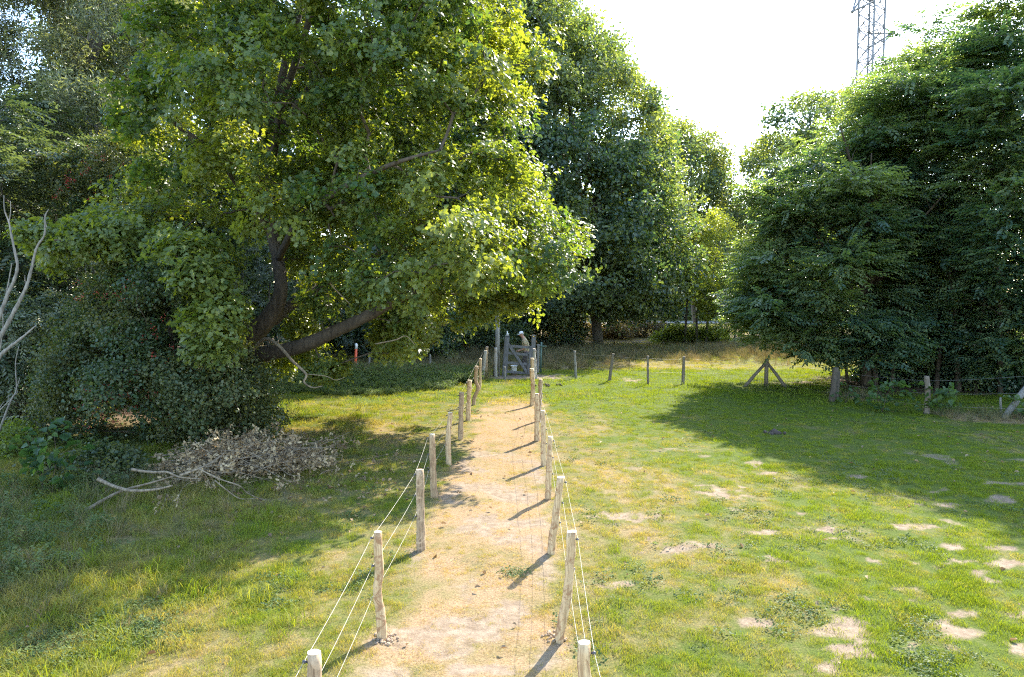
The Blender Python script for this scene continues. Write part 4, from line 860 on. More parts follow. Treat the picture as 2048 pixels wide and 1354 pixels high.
# dark mole or dung heap on the shaded lawn, soil clods by the gate
m_soil = plain('dark soil', (0.06, 0.045, 0.035), .95, .4, 25)
def clods(name, label, cat, c, n_, sp, r0):
    T = Tubes(7)
    for q in range(n_):
        p = c + [rng.normal(0, sp), rng.normal(0, sp * .7), r0 * .5]; p[2] = gz(p[0], p[1]) + r0 * rng.uniform(.1, .7); r_ = r0 * rng.uniform(.5, 1)
        T.add([p - [r_, 0, 0], p - [r_ * .6, 0, -.002], p, p + [r_ * .6, 0, .002], p + [r_, 0, 0]], [r_ * .3, r_ * .75, r_, r_ * .7, r_ * .3], 7, wob=.4)
    tag(link(name, T.mesh(name, m_soil, c), None, c), label, cat)
clods('dung_heap', 'small dark dung heap on the shaded lawn at the right', 'dung heap', G(1551, 866), 16, .08, .07)
clods('dung_heap', 'dry dung clods beside the post right of the gate', 'dung heap', G(1100, 772), 22, .30, .06)
m_dry = plain('dry soil', (0.28, 0.2, 0.13), .95, .4, 25)
# ================================================================== FENCE POSTS ALONG THE PATH
def ground_of(px, top, bot, H=1.0):
    g_ = G(px, bot); return g_
def make_post(name, label, cat, group, top, bot, wpx, mat, kink=0.0, knots=0, base=None, height=None, capmat='cut', square=False, bow=0.0, slit=False, taper=.9):
    b_ = G(*bot) if base is None else np.asarray(base, float)
    t_ = W(top[0], top[1], b_[1]) if height is None else b_ + np.array([0, 0, height])
    rad = wpx / 2 / F * b_[1]
    bm = bmesh.new(); k = 14 if not square else 4; n_ = 14; rings = []
    g_ = np.random.default_rng(int(abs(b_[0]) * 1000 + b_[1] * 10)); ph = g_.uniform(0, 6.28); lob = g_.uniform(.04, .12)
    for i_ in range(n_ + 1):
        t = i_ / n_; s0 = -0.15 if i_ == 0 else 0
        c = b_ * (1 - t) + t_ * t + np.array([bow * math.sin(math.pi * t) + kink * math.exp(-((t - .42) / .14) ** 2) + g_.normal(0, .003), g_.normal(0, .003), s0])
        rr = rad * (1.08 - (1.08 - taper) * t) * (1 + .05 * math.sin(t * 9 + ph))
        if square: rr *= 1.3
        ring = []
        for j_ in range(k):
            a = j_ * 2 * math.pi / k + (math.pi / 4 if square else 0)
            q = rr * (1 + (0 if square else lob * math.sin(a * 2 + ph + t * 1.5) + .035 * math.sin(a * 5 + t * 6 + ph) + g_.normal(0, .012)))
            if slit and abs(a - 4.7) < .25 and t > .55: q *= .55
            ring.append(bm.verts.new((c[0] + q * math.cos(a) - b_[0], c[1] + q * math.sin(a) - b_[1], c[2] - b_[2])))
        rings.append(ring)
    for i_ in range(n_):
        for j_ in range(k):
            f_ = bm.faces.new((rings[i_][j_], rings[i_][(j_ + 1) % k], rings[i_ + 1][(j_ + 1) % k], rings[i_ + 1][j_])); f_.smooth = not square
    cf = bm.faces.new(rings[-1]); cf.material_index = 1
    r_ = bmesh.ops.inset_region(bm, faces=[cf], thickness=rad * .12, depth=rad * .03)
    me = bpy.data.meshes.new(name); bm.to_mesh(me); bm.free(); me.materials.append(M[mat]); me.materials.append(M[capmat])
    o_ = link(name, me, None, b_); tag(o_, label, cat, group)
    return o_, b_, t_, rad
LG = 'posts along the left side of the path'; RG = 'posts along the right side of the path'
def approx_base(px, topy, H=1.02):                     # base below the frame: find the depth at which a post of height H shows its top there
    lo, hi = 3.0, 10.0
    for _ in range(50):
        m_ = (lo + hi) / 2; zt_ = W(px, topy, m_)[2]
        if zt_ > H: lo = m_
        else: hi = m_
    p = W(px, topy, lo); return np.array([p[0], lo, gz(p[0], lo)])
Lp = []; Rp = []
def LP_(*a, **k): Lp.append(make_post('fence_post', a[0], 'fence post', LG, *a[1:], **k))
def RP_(*a, **k): Rp.append(make_post('fence_post', a[0], 'fence post', RG, *a[1:], **k))
b_ = approx_base(628, 1303); LP_('nearest left post, cut off by the photo bottom, dark bark and pale sawn top', (628, 1303), None, 29, 'barky', base=b_, height=1.02)
LP_('pale peeled left post with a knee bend, second nearest', (755, 1063), (765, 1276), 18, 'pale', kink=-.03, bow=.0)
LP_('dark split left post with ragged bark, third from the front', (840, 939), (842, 1101), 16, 'barky', slit=True, capmat='barky')
LP_('slim pale brown left post, fourth from the front', (864, 868), (868, 996), 13, 'brownpost')
LP_('pale slightly bowed left post, fifth from the front', (901, 825), (898, 928), 11.5, 'pale', bow=-.03)
LP_('thin brown left post, sixth from the front', (923, 785), (921, 879), 9.5, 'brownpost')
LP_('straight brown left post, seventh from the front', (939, 760), (936, 842), 8.5, 'pale')
LP_('twisted gnarled left post with a bulge, eighth from the front', (953, 732), (947, 809), 7.5, 'brownpost', kink=.10)
LP_('thin tan left post just behind the gnarled one', (961, 717), (959, 782), 5.5, 'pale')
LP_('bleached whitish left post leaning right near the gate', (971, 701), (964, 760), 6.5, 'bleach')
LP_('last left post before the gate, brown with flat top', (974, 693), (971, 753), 6, 'pale')
b_ = approx_base(1170, 1288); RP_('nearest right post, cut off by the photo bottom, pale with sawn top', (1170, 1288), None, 26, 'pale', base=b_, height=1.02)
RP_('thick pale right post with a split top, second nearest', (1143, 1063), (1117, 1276), 21, 'pale', slit=True, bow=.03)
RP_('pale right post leaning right, third from the front', (1122, 954), (1101, 1108), 17, 'pale')
RP_('slim right post with dark knot streak, fourth from the front', (1100, 873), (1096, 1000), 12, 'pale')
RP_('slim pale right post, fifth from the front', (1086, 821), (1087, 931), 10, 'pale')
RP_('straight pale right post, sixth from the front', (1074, 787), (1074, 881), 10, 'pale')
RP_('grey brown right post showing above the sixth one', (1081, 758), (1078, 842), 8, 'brownpost')
RP_('tall brown right post, eighth from the front', (1063, 737), (1064, 810), 8.5, 'pale', bow=.03)
RP_('pale thin right post just below the gate post', (1064, 716), (1066, 783), 6.5, 'pale')
RP_('bleached right post touching the gate post', (1068, 697), (1071, 760), 6.5, 'bleach')
# white electric strands
def strands(posts, side, fr, names):
    for f_, lb in zip(fr, names):
        pts = []
        P0 = posts[0]; ext = P0[1] - (posts[1][1] - P0[1]); pp = [(ext, ext + (P0[2] - P0[1]), P0[3])] + [(p[1], p[2], p[3]) for p in posts]
        anchors = [b0 * (1 - f_) + t0 * f_ + np.array([side * (r0 + .02), 0, 0]) for b0, t0, r0 in pp]
        for a, b in zip(anchors[:-1], anchors[1:]):
            for t in np.arange(8) / 8:
                pts.append(a * (1 - t) + b * t - np.array([0, 0, .02 * 4 * t * (1 - t)]))
        pts.append(anchors[-1]); T = Tubes(5)
        pts = np.array(pts)
        # two twisted filaments
        d = np.concatenate([[0], np.cumsum(np.linalg.norm(np.diff(pts, axis=0), axis=1))]); s = np.arange(0, d[-1], .02)
        Pn = np.stack([np.interp(s, d, pts[:, q]) for q in range(3)], -1)
        for ph in (0, math.pi):
            T.add(Pn + np.stack([np.cos(s * 95 + ph), np.zeros_like(s), np.sin(s * 95 + ph)], -1) * .0012, .0013, 4)
        o_ = pts[8]; ob = link('fence_rope', T.mesh('fence_rope', M['rope'], o_), None, o_); tag(ob, lb, 'fence rope', 'white electric fence strands')
        for a in anchors[1:]:
            T = Tubes(6); T.add([a + [-side * .022, 0, .0], a + [0, 0, 0], a + [side * .008, 0, 0]], [.007, .012, .010], 8)
            link('insulator', T.mesh('insulator', M['insul'], a), ob, a - o_)
strands(Lp, -1, (.94, .68, .42), ('top white strand along the left posts', 'middle white strand along the left posts', 'bottom white strand along the left posts'))
strands(Rp, 1, (.93, .66, .40), ('top white strand along the right posts', 'middle white strand along the right posts', 'bottom white strand along the right posts'))
# earth mounds at two post feet
for (px, py, lb) in ((770, 1278, 'ring of loose soil at the foot of the bent left post'), (1110, 1272, 'loose soil at the foot of the thick right post')):
    c = G(px, py); T = Tubes(6)
    for q in range(46):
        a = rng.uniform(0, 6.28); rr = rng.uniform(.03, .13); p = c + [rr * math.cos(a), rr * math.sin(a), 0]; p[2] = gz(p[0], p[1]) + .004; r_ = rng.uniform(.006, .018)
        T.add([p - [r_, 0, 0], p - [r_ * .5, 0, 0], p + [r_ * .5, 0, .004], p + [r_, 0, 0]], [r_ * .3, r_ * .9, r_ * .8, r_ * .3], 6, wob=.4)
    tag(link('soil_heap', T.mesh('soil_heap', m_dry, c), None, c), lb, 'soil heap')
# ================================================================== BACK FENCES
BG = 'old posts of the back fence'
bp = []
for lb, top, bot, w_px, mt in (('grey back-fence post left of the orange marker', (640, 700), (639.5, 740), 5, 'grey'), ('grey back-fence post right of the orange marker', (738.5, 706), (738.5, 744), 4.6, 'grey'), ('grey back-fence post half hidden in tall grass left of the path', (860, 709), (860, 747), 4.6, 'grey')):
    bp.append(make_post('fence_post', lb, 'fence post', BG, top, bot, w_px, mt, capmat='grey'))
bp2 = []
for lb, top, bot, w_px, mt in (('grey back-fence post, first to the right of the gate area', (1149, 701.5), (1152, 757.5), 5.5, 'grey'), ('brown back-fence post leaning right, second right of the gate', (1226.5, 707), (1218.5, 763), 5.5, 'greybrown'),
      ('straight thin back-fence post, third right of the gate', (1295.4, 711.6), (1296, 768), 5, 'greybrown'), ('dark back-fence post with side bolts, fourth right of the gate', (1368, 712.7), (1365.7, 767.5), 6.5, 'greybrown')):
    bp2.append(make_post('fence_post', lb, 'fence post', BG, top, bot, w_px, mt, capmat=mt))
# corner post with two braces
c0 = G(1532, 771); root = empty('corner_post', c0, 'braced corner post with two slanting struts', 'corner post', BG)
tp = W(1533.5, 718, c0[1])
T = Tubes(10); P = [c0 + [0, 0, -.1], (c0 + tp) / 2, tp]; T.add(P, [.075, .07, .068], 12, wob=.08); link('post', T.mesh('post', M['greybrown'], c0, smooth=False), root)
for bx, by in ((1487.5, 773), (1573, 774)):
    T = Tubes(10); e = G(bx, by); s0 = c0 * .12 + tp * .88; T.add([e + [0, 0, -.05], (e + s0) / 2, s0], [.06, .055, .05], 10, wob=.08); link('brace', T.mesh('brace', M['greybrown'], c0, smooth=False), root)
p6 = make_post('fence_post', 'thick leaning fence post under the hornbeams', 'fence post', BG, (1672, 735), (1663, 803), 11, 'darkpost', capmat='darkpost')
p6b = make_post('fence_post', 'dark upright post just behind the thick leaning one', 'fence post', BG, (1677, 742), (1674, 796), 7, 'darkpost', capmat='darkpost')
p7 = make_post('fence_post', 'pale crooked fence post in front of the dark thicket', 'fence post', BG, (1853.5, 752), (1853, 826), 9.5, 'greybrown', bow=.03, capmat='greybrown')
e = G(2004, 835); s0 = W(2080, 742, e[1] + .3); T = Tubes(10); T.add([e + [0, 0, -.1], (e + s0) / 2, s0], [.085, .08, .075], 10, wob=.06)
tag(link('fence_brace', T.mesh('fence_brace', M['grey'], e), None, e), 'thick slanting brace pole at the right edge', 'fence brace')
p8 = make_post('fence_post', 'thin grey stake left of the slanting brace', 'fence post', BG, (2001, 795), (2002, 828), 4, 'grey', capmat='grey')
p9 = make_post('fence_post', 'post outside the right edge holding the brace', 'fence post', BG, (2085, 735), (2085, 842), 12, 'grey', capmat='grey')
def wires(posts, fr, lb, mat='wire', r=.0022):
    root_ = None
    for k_, f_ in enumerate(fr):
        T = Tubes(4)
        A_ = [p[1] * (1 - f_) + p[2] * f_ + np.array([0, -p[3] - .004, 0]) for p in posts]
        for a, b in zip(A_[:-1], A_[1:]):
            ts = np.linspace(0, 1, 7); T.add([a * (1 - t) + b * t - np.array([0, 0, .03 * 4 * t * (1 - t)]) for t in ts], r, 4)
        tag(link('fence_wire', T.mesh('fence_wire', M[mat], A_[0]), None, A_[0]), lb[k_], 'fence wire')
cp = (None, c0, tp, .07)
wires(bp2 + [cp], (.92, .45), ('upper wire of the fence right of the gate', 'lower wire of the fence right of the gate'))
wires([cp, p6, p7, p9], (.88, .55, .25), ('upper wire below the hornbeams', 'middle wire below the hornbeams', 'lower wire below the hornbeams'))
# ================================================================== GATE, POLE, MARKER, BUCKET, MAN
gy = 27.9
def gw(px, py, dy=0): return W(px, py, gy + dy)
gl = G(1009, 751); gy = gl[1]
root = empty('wooden_gate', gl, 'dark stained wooden field gate with diagonal brace at the end of the path', 'gate')
def bar(name, p0, p1, wx, wy, mat='darkwood', par=root, org=gl, label=None):
    bm = bmesh.new(); P0 = Vector(p0); P1 = Vector(p1); d = P1 - P0
    bmesh.ops.create_cube(bm, size=1); 
    for v in bm.verts: v.co = Vector((v.co.x * wx, v.co.y * wy, v.co.z * d.length))
    bmesh.ops.bevel(bm, geom=bm.edges[:], offset=min(wx, wy) * .12, segments=2, affect='EDGES')
    q = d.to_track_quat('Z', 'Y'); 
    t = d.normalized(); yv = Vector((0, 1, 0)); xv = yv.cross(t).normalized(); yv = t.cross(xv)
    mt = Matrix((xv, yv, t)).transposed().to_4x4(); mt.translation = (P0 + P1) / 2 - Vector(org)
    bm.transform(mt); me = bpy.data.meshes.new(name); bm.to_mesh(me); bm.free(); me.materials.append(M[mat]); o_ = link(name, me, par)
    if label: o_['label'] = label
    return o_
pl = bar('gate_post', gw(1008.5, 754), gw(1014.3, 674), .20, .20)
pr = bar('gate_post', gw(1062.5, 760), gw(1067.6, 674), .175, .18)
for a, b, wd in (((1017, 692), (1062, 695), .10), ((1016, 706), (1062, 710), .10), ((1014, 725), (1061, 729), .10), ((1014, 743), (1060, 747), .10)):
    bar('rail', gw(a[0], a[1], -.02), gw(b[0], b[1], -.02), wd, .04)
bar('diagonal_brace', gw(1017, 688, -.07), gw(1056, 748, -.07), .11, .04)
bar('stile', gw(1061.5, 692, -.1), gw(1057.5, 748, -.1), .09, .05)
for px, py, gp_ in ((1014.3, 673, pl), (1067.6, 673, pr)):                 # low pyramid caps
    c = gw(px, py); bm = bmesh.new(); bmesh.ops.create_cone(bm, cap_ends=True, segments=4, radius1=.135, radius2=.07, depth=.05)
    bmesh.ops.rotate(bm, verts=bm.verts, cent=(0, 0, 0), matrix=Matrix.Rotation(R(45), 3, 'Z')); bmesh.ops.translate(bm, verts=bm.verts, vec=Vector(c - gl) + Vector((0, 0, .04)))
    me = bpy.data.meshes.new('post_cap'); bm.to_mesh(me); bm.free(); me.materials.append(M['grey']); link('post_cap', me, gp_)
m_white = plain('white plastic', (0.8, 0.8, 0.78), .4, .05); m_or = plain('orange plastic', (0.75, 0.11, 0.03), .45, .08); m_gp = plain('green painted steel', (0.10, 0.16, 0.13), .5, .15)
# small white insulator knob on the left gate post
c = gw(1014.8, 670); T = Tubes(8); T.add([c, c + [0, 0, .05], c + [0, 0, .09], c + [-.02, 0, .16]], [.05, .045, .02, .015], 8); tag(link('insulator_knob', T.mesh('insulator_knob', m_white, c), None, c), 'small white insulator on top of the left gate post', 'insulator')
make_post('short_post', 'short grey stub post in front of the left gate post', 'fence post', BG, (1010, 733.5), (1009, 762), 5.4, 'grey', capmat='grey')
make_post('fence_post', 'grey weathered post right of the gate', 'fence post', BG, (1076.5, 688.5), (1075, 748), 5, 'grey', capmat='grey')
pw = G(991.5, 754); make_post('fence_post', 'bleached grey post standing against the tall pole', 'fence post', BG, (991, 695), (991.5, 754), 6.5, 'bleach', capmat='grey')
pb_ = pw + np.array([.06, .14, 0]); tpole = W(994, 630, pb_[1])
T = Tubes(12); T.add([pb_ + [-.12, 0, -.1], pb_ * .5 + tpole * .5, tpole], [.075, .075, .07], 12); T.add([pb_ + [.06, .02, -.1], pb_ + [.075, .02, 3.6]], [.035, .035], 8)
tag(link('utility_pole', T.mesh('utility_pole', M['grey'], pb_), None, pb_), 'tall grey wooden pole left of the gate, top hidden in oak leaves', 'pole')
# green steel T stake
c = G(1081, 746); T = Tubes(6); root = empty('steel_stake', c, 'green steel stake with a crossbar right of the gate', 'stake')
T.box(c, W(1083, 684, c[1]), .07, .06); link('shaft', T.mesh('shaft', m_gp, c, smooth=False), root)
T = Tubes(6); T.box(W(1079, 692, c[1] - .05), W(1093, 692.5, c[1] - .05), .04, .04); link('crossbar', T.mesh('crossbar', m_gp, c, smooth=False), root)
# orange marker pole
c = G(710, 744); root = empty('marker_pole', c, 'orange gas marker pole with white top under the oak', 'marker pole'); tp_ = W(712.2, 698, c[1])
tw_ = W(712.4, 688, c[1]); T = Tubes(12); T.add([c, tp_], [.055, .055], 12); link('shaft', T.mesh('shaft', m_or, c), root)
T = Tubes(12); T.add([tp_, tw_, tw_ + [0, 0, .03]], [.056, .056, .02], 12); link('cap', T.mesh('cap', m_white, c), root)
T = Tubes(12); q_ = c * .4 + tp_ * .6; T.add([q_, q_ + [0, 0, .02]], [.0565, .0565], 12); link('band', T.mesh('band', M['insul'], c), [k_ for k_ in root.children if k_.name.startswith('shaft')][0])
# bucket hanging behind the gate
by = gy + .35; c = W(1028, 744, by); c[2] = max(c[2], gz(c[0], by) + .12)
bm = bmesh.new()
prof = [(.001, .0), (.105, .0), (.112, .01), (.130, .20), (.140, .205), (.142, .23), (.130, .232), (.122, .2), (.105, .02), (.001, .018)]
vr = [[bm.verts.new((r_ * math.cos(a), r_ * math.sin(a), z_)) for a in np.linspace(0, 2 * math.pi, 24, endpoint=False)] for r_, z_ in prof]
for i_ in range(len(vr) - 1):
    for j_ in range(24): bm.faces.new((vr[i_][j_], vr[i_][(j_ + 1) % 24], vr[i_ + 1][(j_ + 1) % 24], vr[i_ + 1][j_])).smooth = True
me = bpy.data.meshes.new('bucket'); bm.to_mesh(me); bm.free(); me.materials.append(m_white)
root = empty('bucket', (c[0], c[1], gz(c[0], c[1]) + .02), 'white plastic bucket standing behind the lower gate rail', 'bucket'); bo = link('pail', me, root); bo.scale = (1, 1, 1)
T = Tubes(5); T.add([np.array([.14 * math.cos(a), -.02 - .05 * math.sin(a), .205 - .10 * math.sin(a) * .3]) for a in np.linspace(0, math.pi, 14)], .004, 5); link('handle', T.mesh('handle', M['wire']), root)
stump = None
# log under the bucket lifts it to the height seen in the photo
hgt = W(1028, 742, by)[2] - gz(c[0], by)
root.location.z = gz(c[0], by) + max(0.02, hgt)
T = Tubes(12); s0 = np.array([c[0], by, gz(c[0], by)]); T.add([s0 + [0, 0, -.05], s0 + [0, 0, max(.03, hgt) - .002]], [.13, .12], 12, wob=.06); tag(link('tree_stump', T.mesh('tree_stump', M['greybrown'], s0), None, s0), 'low stump under the white bucket', 'stump')

# the man
PYm = gy + 0.75
hx = W(1050, 600, PYm)[0]; mb = np.array([hx, PYm, gz(hx, PYm)])
m_skin = plain('sunburnt skin', (0.50, 0.27, 0.18), .55, .08); m_shirt = plain('beige shirt', (0.44, 0.36, 0.21), .85, .06, 8); m_tr = plain('dark grey trousers', (0.10, 0.085, 0.08), .85, .2, 8); m_cap = plain('white cap', (0.75, 0.75, 0.74), .8, .04)
m_shoe = plain('dark boots', (0.03, 0.025, 0.02), .6); m_hair = plain('grey hair', (0.32, 0.30, 0.28), .8)
def skin_obj(name, chains, mat, parent, sub=2):
    """chains: lists of (x,y,z,r); equal points weld so that the surface is continuous"""
    bm = bmesh.new(); sl = bm.verts.layers.skin.verify(); vd = {}
    for ch in chains:
        pv = None
        for x_, y_, z_, r_ in ch:
            key = (round(x_, 3), round(y_, 3), round(z_, 3)); v = vd.get(key)
            if v is None: v = bm.verts.new((x_, y_, z_)); v[sl].radius = (r_, r_) if not isinstance(r_, tuple) else r_; vd[key] = v; v[sl].use_root = len(vd) == 1
            if pv is not None and pv is not v and bm.edges.get((pv, v)) is None: bm.edges.new((pv, v))
            pv = v
    me = bpy.data.meshes.new(name); bm.to_mesh(me); bm.free(); o_ = bpy.data.objects.new(name, me); COL.objects.link(o_)
    s_ = o_.modifiers.new('s', 'SKIN'); s_.use_smooth_shade = True; u_ = o_.modifiers.new('u', 'SUBSURF'); u_.levels = sub; u_.render_levels = sub
    bpy.context.view_layer.update(); dg = bpy.context.evaluated_depsgraph_get(); m2 = bpy.data.meshes.new_from_object(o_.evaluated_get(dg)); o_.modifiers.clear(); o_.data = m2; bpy.data.meshes.remove(me); m2.name = name
    m2.materials.clear(); m2.materials.append(mat); m2.polygons.foreach_set('use_smooth', np.ones(len(m2.polygons), bool)); o_.parent = parent
    return o_
man = empty('person', mb, 'man in white cap and beige shirt stooping behind the gate, facing left', 'person')
# faces -x; stoops forward. coordinates: x along view left/right, y depth, z up
hip = (.04, 0, .93); 
legs = []
body = [[(.04, 0, .93, .135), (.05, 0, 1.05, .13), (.04, 0, 1.2, .145), (.0, 0, 1.36, .15), (-.04, 0, 1.46, .11), (-.08, 0, 1.53, .06), (-.115, 0, 1.60, .065)]]
for sy in (-1, 1):
    fx = -.02 if sy < 0 else .05
    body.append([(.04, 0, .93, .135), (.04, sy * .095, .86, .10), (fx - .03, sy * .10, .50, .07), (fx, sy * .10, .28, .058), (fx + .02, sy * .10, .09, .045)])
    body.append([(.0, 0, 1.36, .15), (-.02, sy * .17, 1.39, .065), (.02, sy * .21, 1.14, .048), (-.10, sy * .18, 1.0 + .03, .038), (-.23, sy * .12, .98, .030), (-.28, sy * .10, .97, .034), (-.315, sy * .095, .962, .030)])
skin_obj('body', body, m_skin, man)
# head with face
bm = bmesh.new(); bmesh.ops.create_uvsphere(bm, u_segments=28, v_segments=20, radius=1)
for v in bm.verts:
    x_, y_, z_ = v.co; f_ = max(0, -x_)
    X_ = x_ * .098; Y_ = y_ * .077; Z_ = z_ * .118
    if z_ < -.1: X_ -= .012 * f_; Y_ *= 1 - .22 * (-z_)
    if z_ < -.3 and x_ > 0: X_ *= .75
    nose = math.exp(-((y_ / .16) ** 2) - ((z_ + .12) / .18) ** 2) * f_; X_ -= .026 * nose
    X_ += .010 * math.exp(-((abs(y_) - .32) / .13) ** 2 - ((z_ - .08) / .12) ** 2) * f_
    X_ -= .006 * math.exp(-((y_ / .3) ** 2) - ((z_ + .48) / .07) ** 2) * f_ - .004 * math.exp(-((y_ / .3) ** 2) - ((z_ + .56) / .03) ** 2) * f_
    X_ -= .010 * math.exp(-((y_ / .3) ** 2) - ((z_ + .82) / .12) ** 2) * f_
    v.co = (X_, Y_, Z_)
for sy in (-1, 1):
    e_ = bmesh.ops.create_uvsphere(bm, u_segments=10, v_segments=8, radius=1)['verts']
    for v in e_: v.co = Vector((v.co.x * .016 + .012, v.co.y * .008 + sy * .078, v.co.z * .03 - .012))
hd = Matrix.Translation((-.15, 0, 1.665)) @ Matrix.Rotation(R(-24), 4, 'Y')
for f_ in bm.faces: f_.smooth = True
bm.transform(hd); me = bpy.data.meshes.new('head'); bm.to_mesh(me); bm.free(); me.materials.append(m_skin); link('head', me, man)
for sy in (-1, 1):
    bm = bmesh.new(); bmesh.ops.create_uvsphere(bm, u_segments=10, v_segments=8, radius=.011); bmesh.ops.translate(bm, verts=bm.verts, vec=(-.082, sy * .028, .010)); bm.transform(hd)
    me = bpy.data.meshes.new('eye'); bm.to_mesh(me); bm.free(); me.materials.append(m_shoe); link('eye', me, man)
def dome(name, sx, sy, sz, cut, mat, off=(0, 0, 0), brim=False):
    bm = bmesh.new(); bmesh.ops.create_uvsphere(bm, u_segments=28, v_segments=16, radius=1)
    bmesh.ops.bisect_plane(bm, geom=bm.verts[:] + bm.edges[:] + bm.faces[:], plane_co=(0, 0, cut), plane_no=(0, 0, 1), clear_inner=True)
    for v in bm.verts: v.co = Vector((v.co.x * sx + off[0], v.co.y * sy + off[1], v.co.z * sz + off[2]))
    if brim:
        top = []; k_ = 15
        for i_ in range(k_):
            a = math.pi / 2 + math.pi * i_ / (k_ - 1); inn = (sx * math.cos(a) * .97, sy * math.sin(a) * .97, cut * sz + .012); out_ = (sx * math.cos(a) - .085 * abs(math.cos(a)) ** .6, sy * math.sin(a) * .95, cut * sz + .006 - .012 * abs(math.sin(a)))
            top.append([bm.verts.new(inn), bm.verts.new(out_), bm.verts.new((out_[0], out_[1], out_[2] - .006)), bm.verts.new((inn[0], inn[1], inn[2] - .006))])
        for a, b in zip(top[:-1], top[1:]):
            for i_ in range(4): bm.faces.new((a[i_], a[(i_ + 1) % 4], b[(i_ + 1) % 4], b[i_]))
    for f_ in bm.faces: f_.smooth = True
    bm.transform(hd); me = bpy.data.meshes.new(name); bm.to_mesh(me); bm.free(); me.materials.append(mat); link(name, me, man)
dome('cap', .108, .087, .118, .22, m_cap, brim=True)
bm = bmesh.new(); bmesh.ops.create_uvsphere(bm, u_segments=24, v_segments=16, radius=1)
bmesh.ops.bisect_plane(bm, geom=bm.verts[:] + bm.edges[:] + bm.faces[:], plane_co=(.15, 0, 0), plane_no=(1, 0, .25), clear_inner=True)
bmesh.ops.bisect_plane(bm, geom=bm.verts[:] + bm.edges[:] + bm.faces[:], plane_co=(0, 0, -.35), plane_no=(0, 0, 1), clear_inner=True)
for v in bm.verts: v.co = Vector((v.co.x * .101, v.co.y * .08, v.co.z * .116))
bm.transform(hd); me = bpy.data.meshes.new('hair'); bm.to_mesh(me); bm.free(); me.materials.append(m_hair); link('hair', me, man)
sh = [[(.045, 0, .90, .168), (.035, 0, 1.03, .178), (.035, 0, 1.18, .172), (.0, 0, 1.36, .165), (-.045, 0, 1.465, .115), (-.07, 0, 1.51, .07)]]
for sy in (-1, 1): sh.append([(.0, 0, 1.36, .165), (-.02, sy * .18, 1.385, .082), (.01, sy * .215, 1.21, .068)])
skin_obj('shirt', sh, m_shirt, man)
tr = [[(.045, 0, 1.0, .15), (.04, 0, .93, .152)]]
for sy in (-1, 1):
    fx = -.02 if sy < 0 else .05
    tr.append([(.04, 0, .93, .152), (.04, sy * .098, .84, .118), (fx - .03, sy * .10, .50, .085), (fx, sy * .10, .28, .074), (fx + .015, sy * .10, .07, .068)])
skin_obj('trousers', tr, m_tr, man)
for sy in (-1, 1):
    fx = -.02 if sy < 0 else .05
    skin_obj('boot', [[(fx + .03, sy * .10, .13, .052), (fx + .03, sy * .10, .045, .05), (fx - .07, sy * .105, .038, .045), (fx - .15, sy * .11, .032, .036)]], m_shoe, man)
    hx_, hz_ = -.315, .962
    for q, (dy, ln, dr) in enumerate(((-.024, .062, -.3), (-.008, .07, -.35), (.008, .066, -.4), (.022, .052, -.45))):
        y_ = sy * .095 + dy; skin_obj('finger', [[(hx_ + .01, y_, hz_, .010), (hx_ - ln * .45, y_, hz_ - .006, .009), (hx_ - ln * .8, y_, hz_ - .028, .0085), (hx_ - ln * .85, y_, hz_ - .05, .0075)]], m_skin, man, 1)
    y_ = sy * .095 - sy * .03; skin_obj('thumb', [[(hx_ + .035, y_ + sy * .01, hz_ + .005, .011), (hx_ + .005, y_ - sy * .015, hz_ - .012, .010), (hx_ - .025, y_ - sy * .014, hz_ - .03, .0085)]], m_skin, man, 1)

# ================================================================== PYLON AND POWER LINES
pz = 110.0; side = 2.65; ang = R(28)
cxy = W(1742.5, 60, pz)[0]; H_ = 62.0
pbx = np.array([cxy, pz, gz(cxy, pz)])
def leg(i_, z): 
    hw = side / 2 * (1 + max(0, (28 - z)) / 28 * 1.1) * (1 if z < 50 else 1 - (z - 50) * .01)
    a = ang + math.pi / 4 + i_ * math.pi / 2; rr = hw * math.sqrt(2); return np.array([cxy + rr * math.cos(a), pz + rr * math.sin(a), z])
root = empty('electricity_pylon', pbx, 'grey steel lattice electricity pylon behind the right-hand trees', 'pylon')
T = Tubes(4); zs = np.concatenate([np.arange(0, 28, 4.0), np.arange(28, H_, 2.45)])
for i_ in range(4):
    for a, b in zip(zs[:-1], zs[1:]): T.add([leg(i_, a), leg(i_, b)], .17, 4, cap=False)
link('legs', T.mesh('legs', M['steel'], pbx, False), root)
T = Tubes(4)
for q, (a, b) in enumerate(zip(zs[:-1], zs[1:])):
    for i_ in range(4):
        j_ = (i_ + 1) % 4; T.add([leg(i_, a), leg(j_, b)], .085, 4, cap=False); T.add([leg(j_, a), leg(i_, b)], .085, 4, cap=False)
        if q % 2 == 0: T.add([leg(i_, a), leg(j_, a)], .10, 4, cap=False)
link('bracing', T.mesh('bracing', M['steel'], pbx, False), root)
tips = []
def arm(tp, zlo, zhi, legs_):
    T = Tubes(4)
    for i_ in legs_:
        T.add([leg(i_, zlo), tp], .14, 4, cap=False); T.add([leg(i_, zhi), tp], .14, 4, cap=False)
        for t in (.25, .5, .75):
            a = leg(i_, zlo) * (1 - t) + tp * t; b = leg(i_, zhi) * (1 - t) + tp * t; T.add([a, b], .03, 4, cap=False)
            c_ = leg(legs_[0], zlo) * (1 - t) + tp * t; d_ = leg(legs_[1], zlo) * (1 - t) + tp * t; T.add([c_, d_], .03, 4, cap=False)
    T.add([tp - [.25, 0, 0], tp, tp + [.25, 0, 0]], [.15, .32, .15], 6)
    link('cross_arm', T.mesh('cross_arm', M['steel'], pbx, False), root); tips.append(tp)
zz_ = lambda py: W(1742, py, pz)[2]
arm(W(1705, 23, pz - 1.5), zz_(12), zz_(-34), (1, 2))
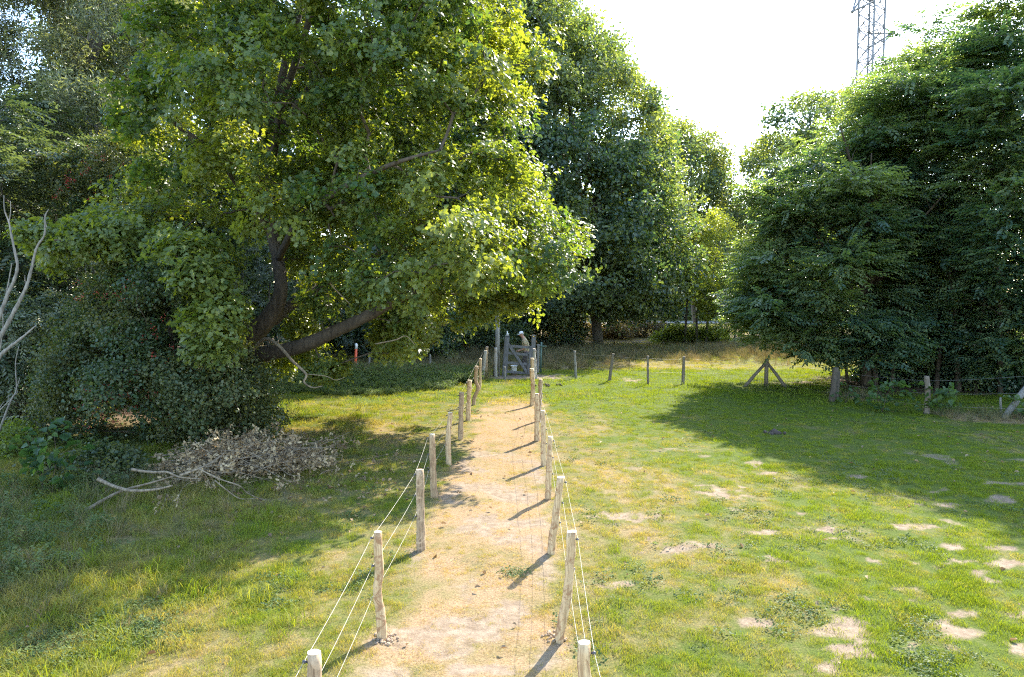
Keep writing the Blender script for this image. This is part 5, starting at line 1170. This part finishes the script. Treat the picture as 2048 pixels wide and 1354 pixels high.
arm(W(1785, 66, pz + 1.5), zz_(88), zz_(58), (3, 0))
arm(W(1688, 190, pz - 1.5), zz_(205), zz_(150), (1, 2))
arm(W(1800, -25, pz + 1.5), zz_(-5), zz_(-40), (3, 0))
arm(W(1802, 235, pz + 1.5), zz_(250), zz_(215), (3, 0))
lbs = ['power line from the upper left pylon arm', 'power line from the right pylon arm', 'power line from the lower left pylon arm']
for k, (tp, dst) in enumerate(((tips[0], W(600, -25, 150)), (tips[1], W(500, 18, 150)), (tips[2], W(600, 150, 150)))):
    T = Tubes(6); d_ = norm(dst - tp)
    for q in range(14): T.add([tp + d_ * (.4 + q * .17), tp + d_ * (.4 + q * .17 + .05)], [.14, .14], 6)
    link('insulator_string', T.mesh('insulator_string', M['insul'], pbx, False), root)
    T = Tubes(4); ts = np.linspace(0, 1, 30); T.add([tp * (1 - t) + dst * t - np.array([0, 0, 1.6 * 4 * t * (1 - t)]) for t in ts], .045, 4)
    tag(link('power_line', T.mesh('power_line', M['steel'], tp), None, tp), lbs[k], 'power line', 'power lines from the pylon')
    T = Tubes(4); d2 = tp + np.array([60, 120, -2]); T.add([tp * (1 - t) + d2 * t - np.array([0, 0, 1.5 * 4 * t * (1 - t)]) for t in ts], .045, 4)
    tag(link('power_line', T.mesh('power_line', M['steel'], tp), None, tp), ['power line leaving the upper left arm to the right', 'power line leaving the right arm to the right', 'power line leaving the lower left arm to the right'][k], 'power line', 'power lines from the pylon')

# ------------------------------------------------------------------ haze
if HAZE > 0:
    bm = bmesh.new(); bmesh.ops.create_cube(bm, size=1)
    for v in bm.verts: v.co = Vector((v.co.x * 900, v.co.y * 700 + 300, v.co.z * 75 + 35.5))
    me = bpy.data.meshes.new('haze'); bm.to_mesh(me); bm.free()
    m, n, o = newmat('haze air'); vv = n.nodes.new('ShaderNodeVolumePrincipled'); vv.inputs['Color'].default_value = (0.93, 0.96, 1, 1); vv.inputs['Density'].default_value = HAZE; vv.inputs['Anisotropy'].default_value = 0.35
    n.links.new(vv.outputs[0], o.inputs['Volume']); me.materials.append(m)
    tag(link('haze', me), 'thin summer haze in the air', kind='stuff')
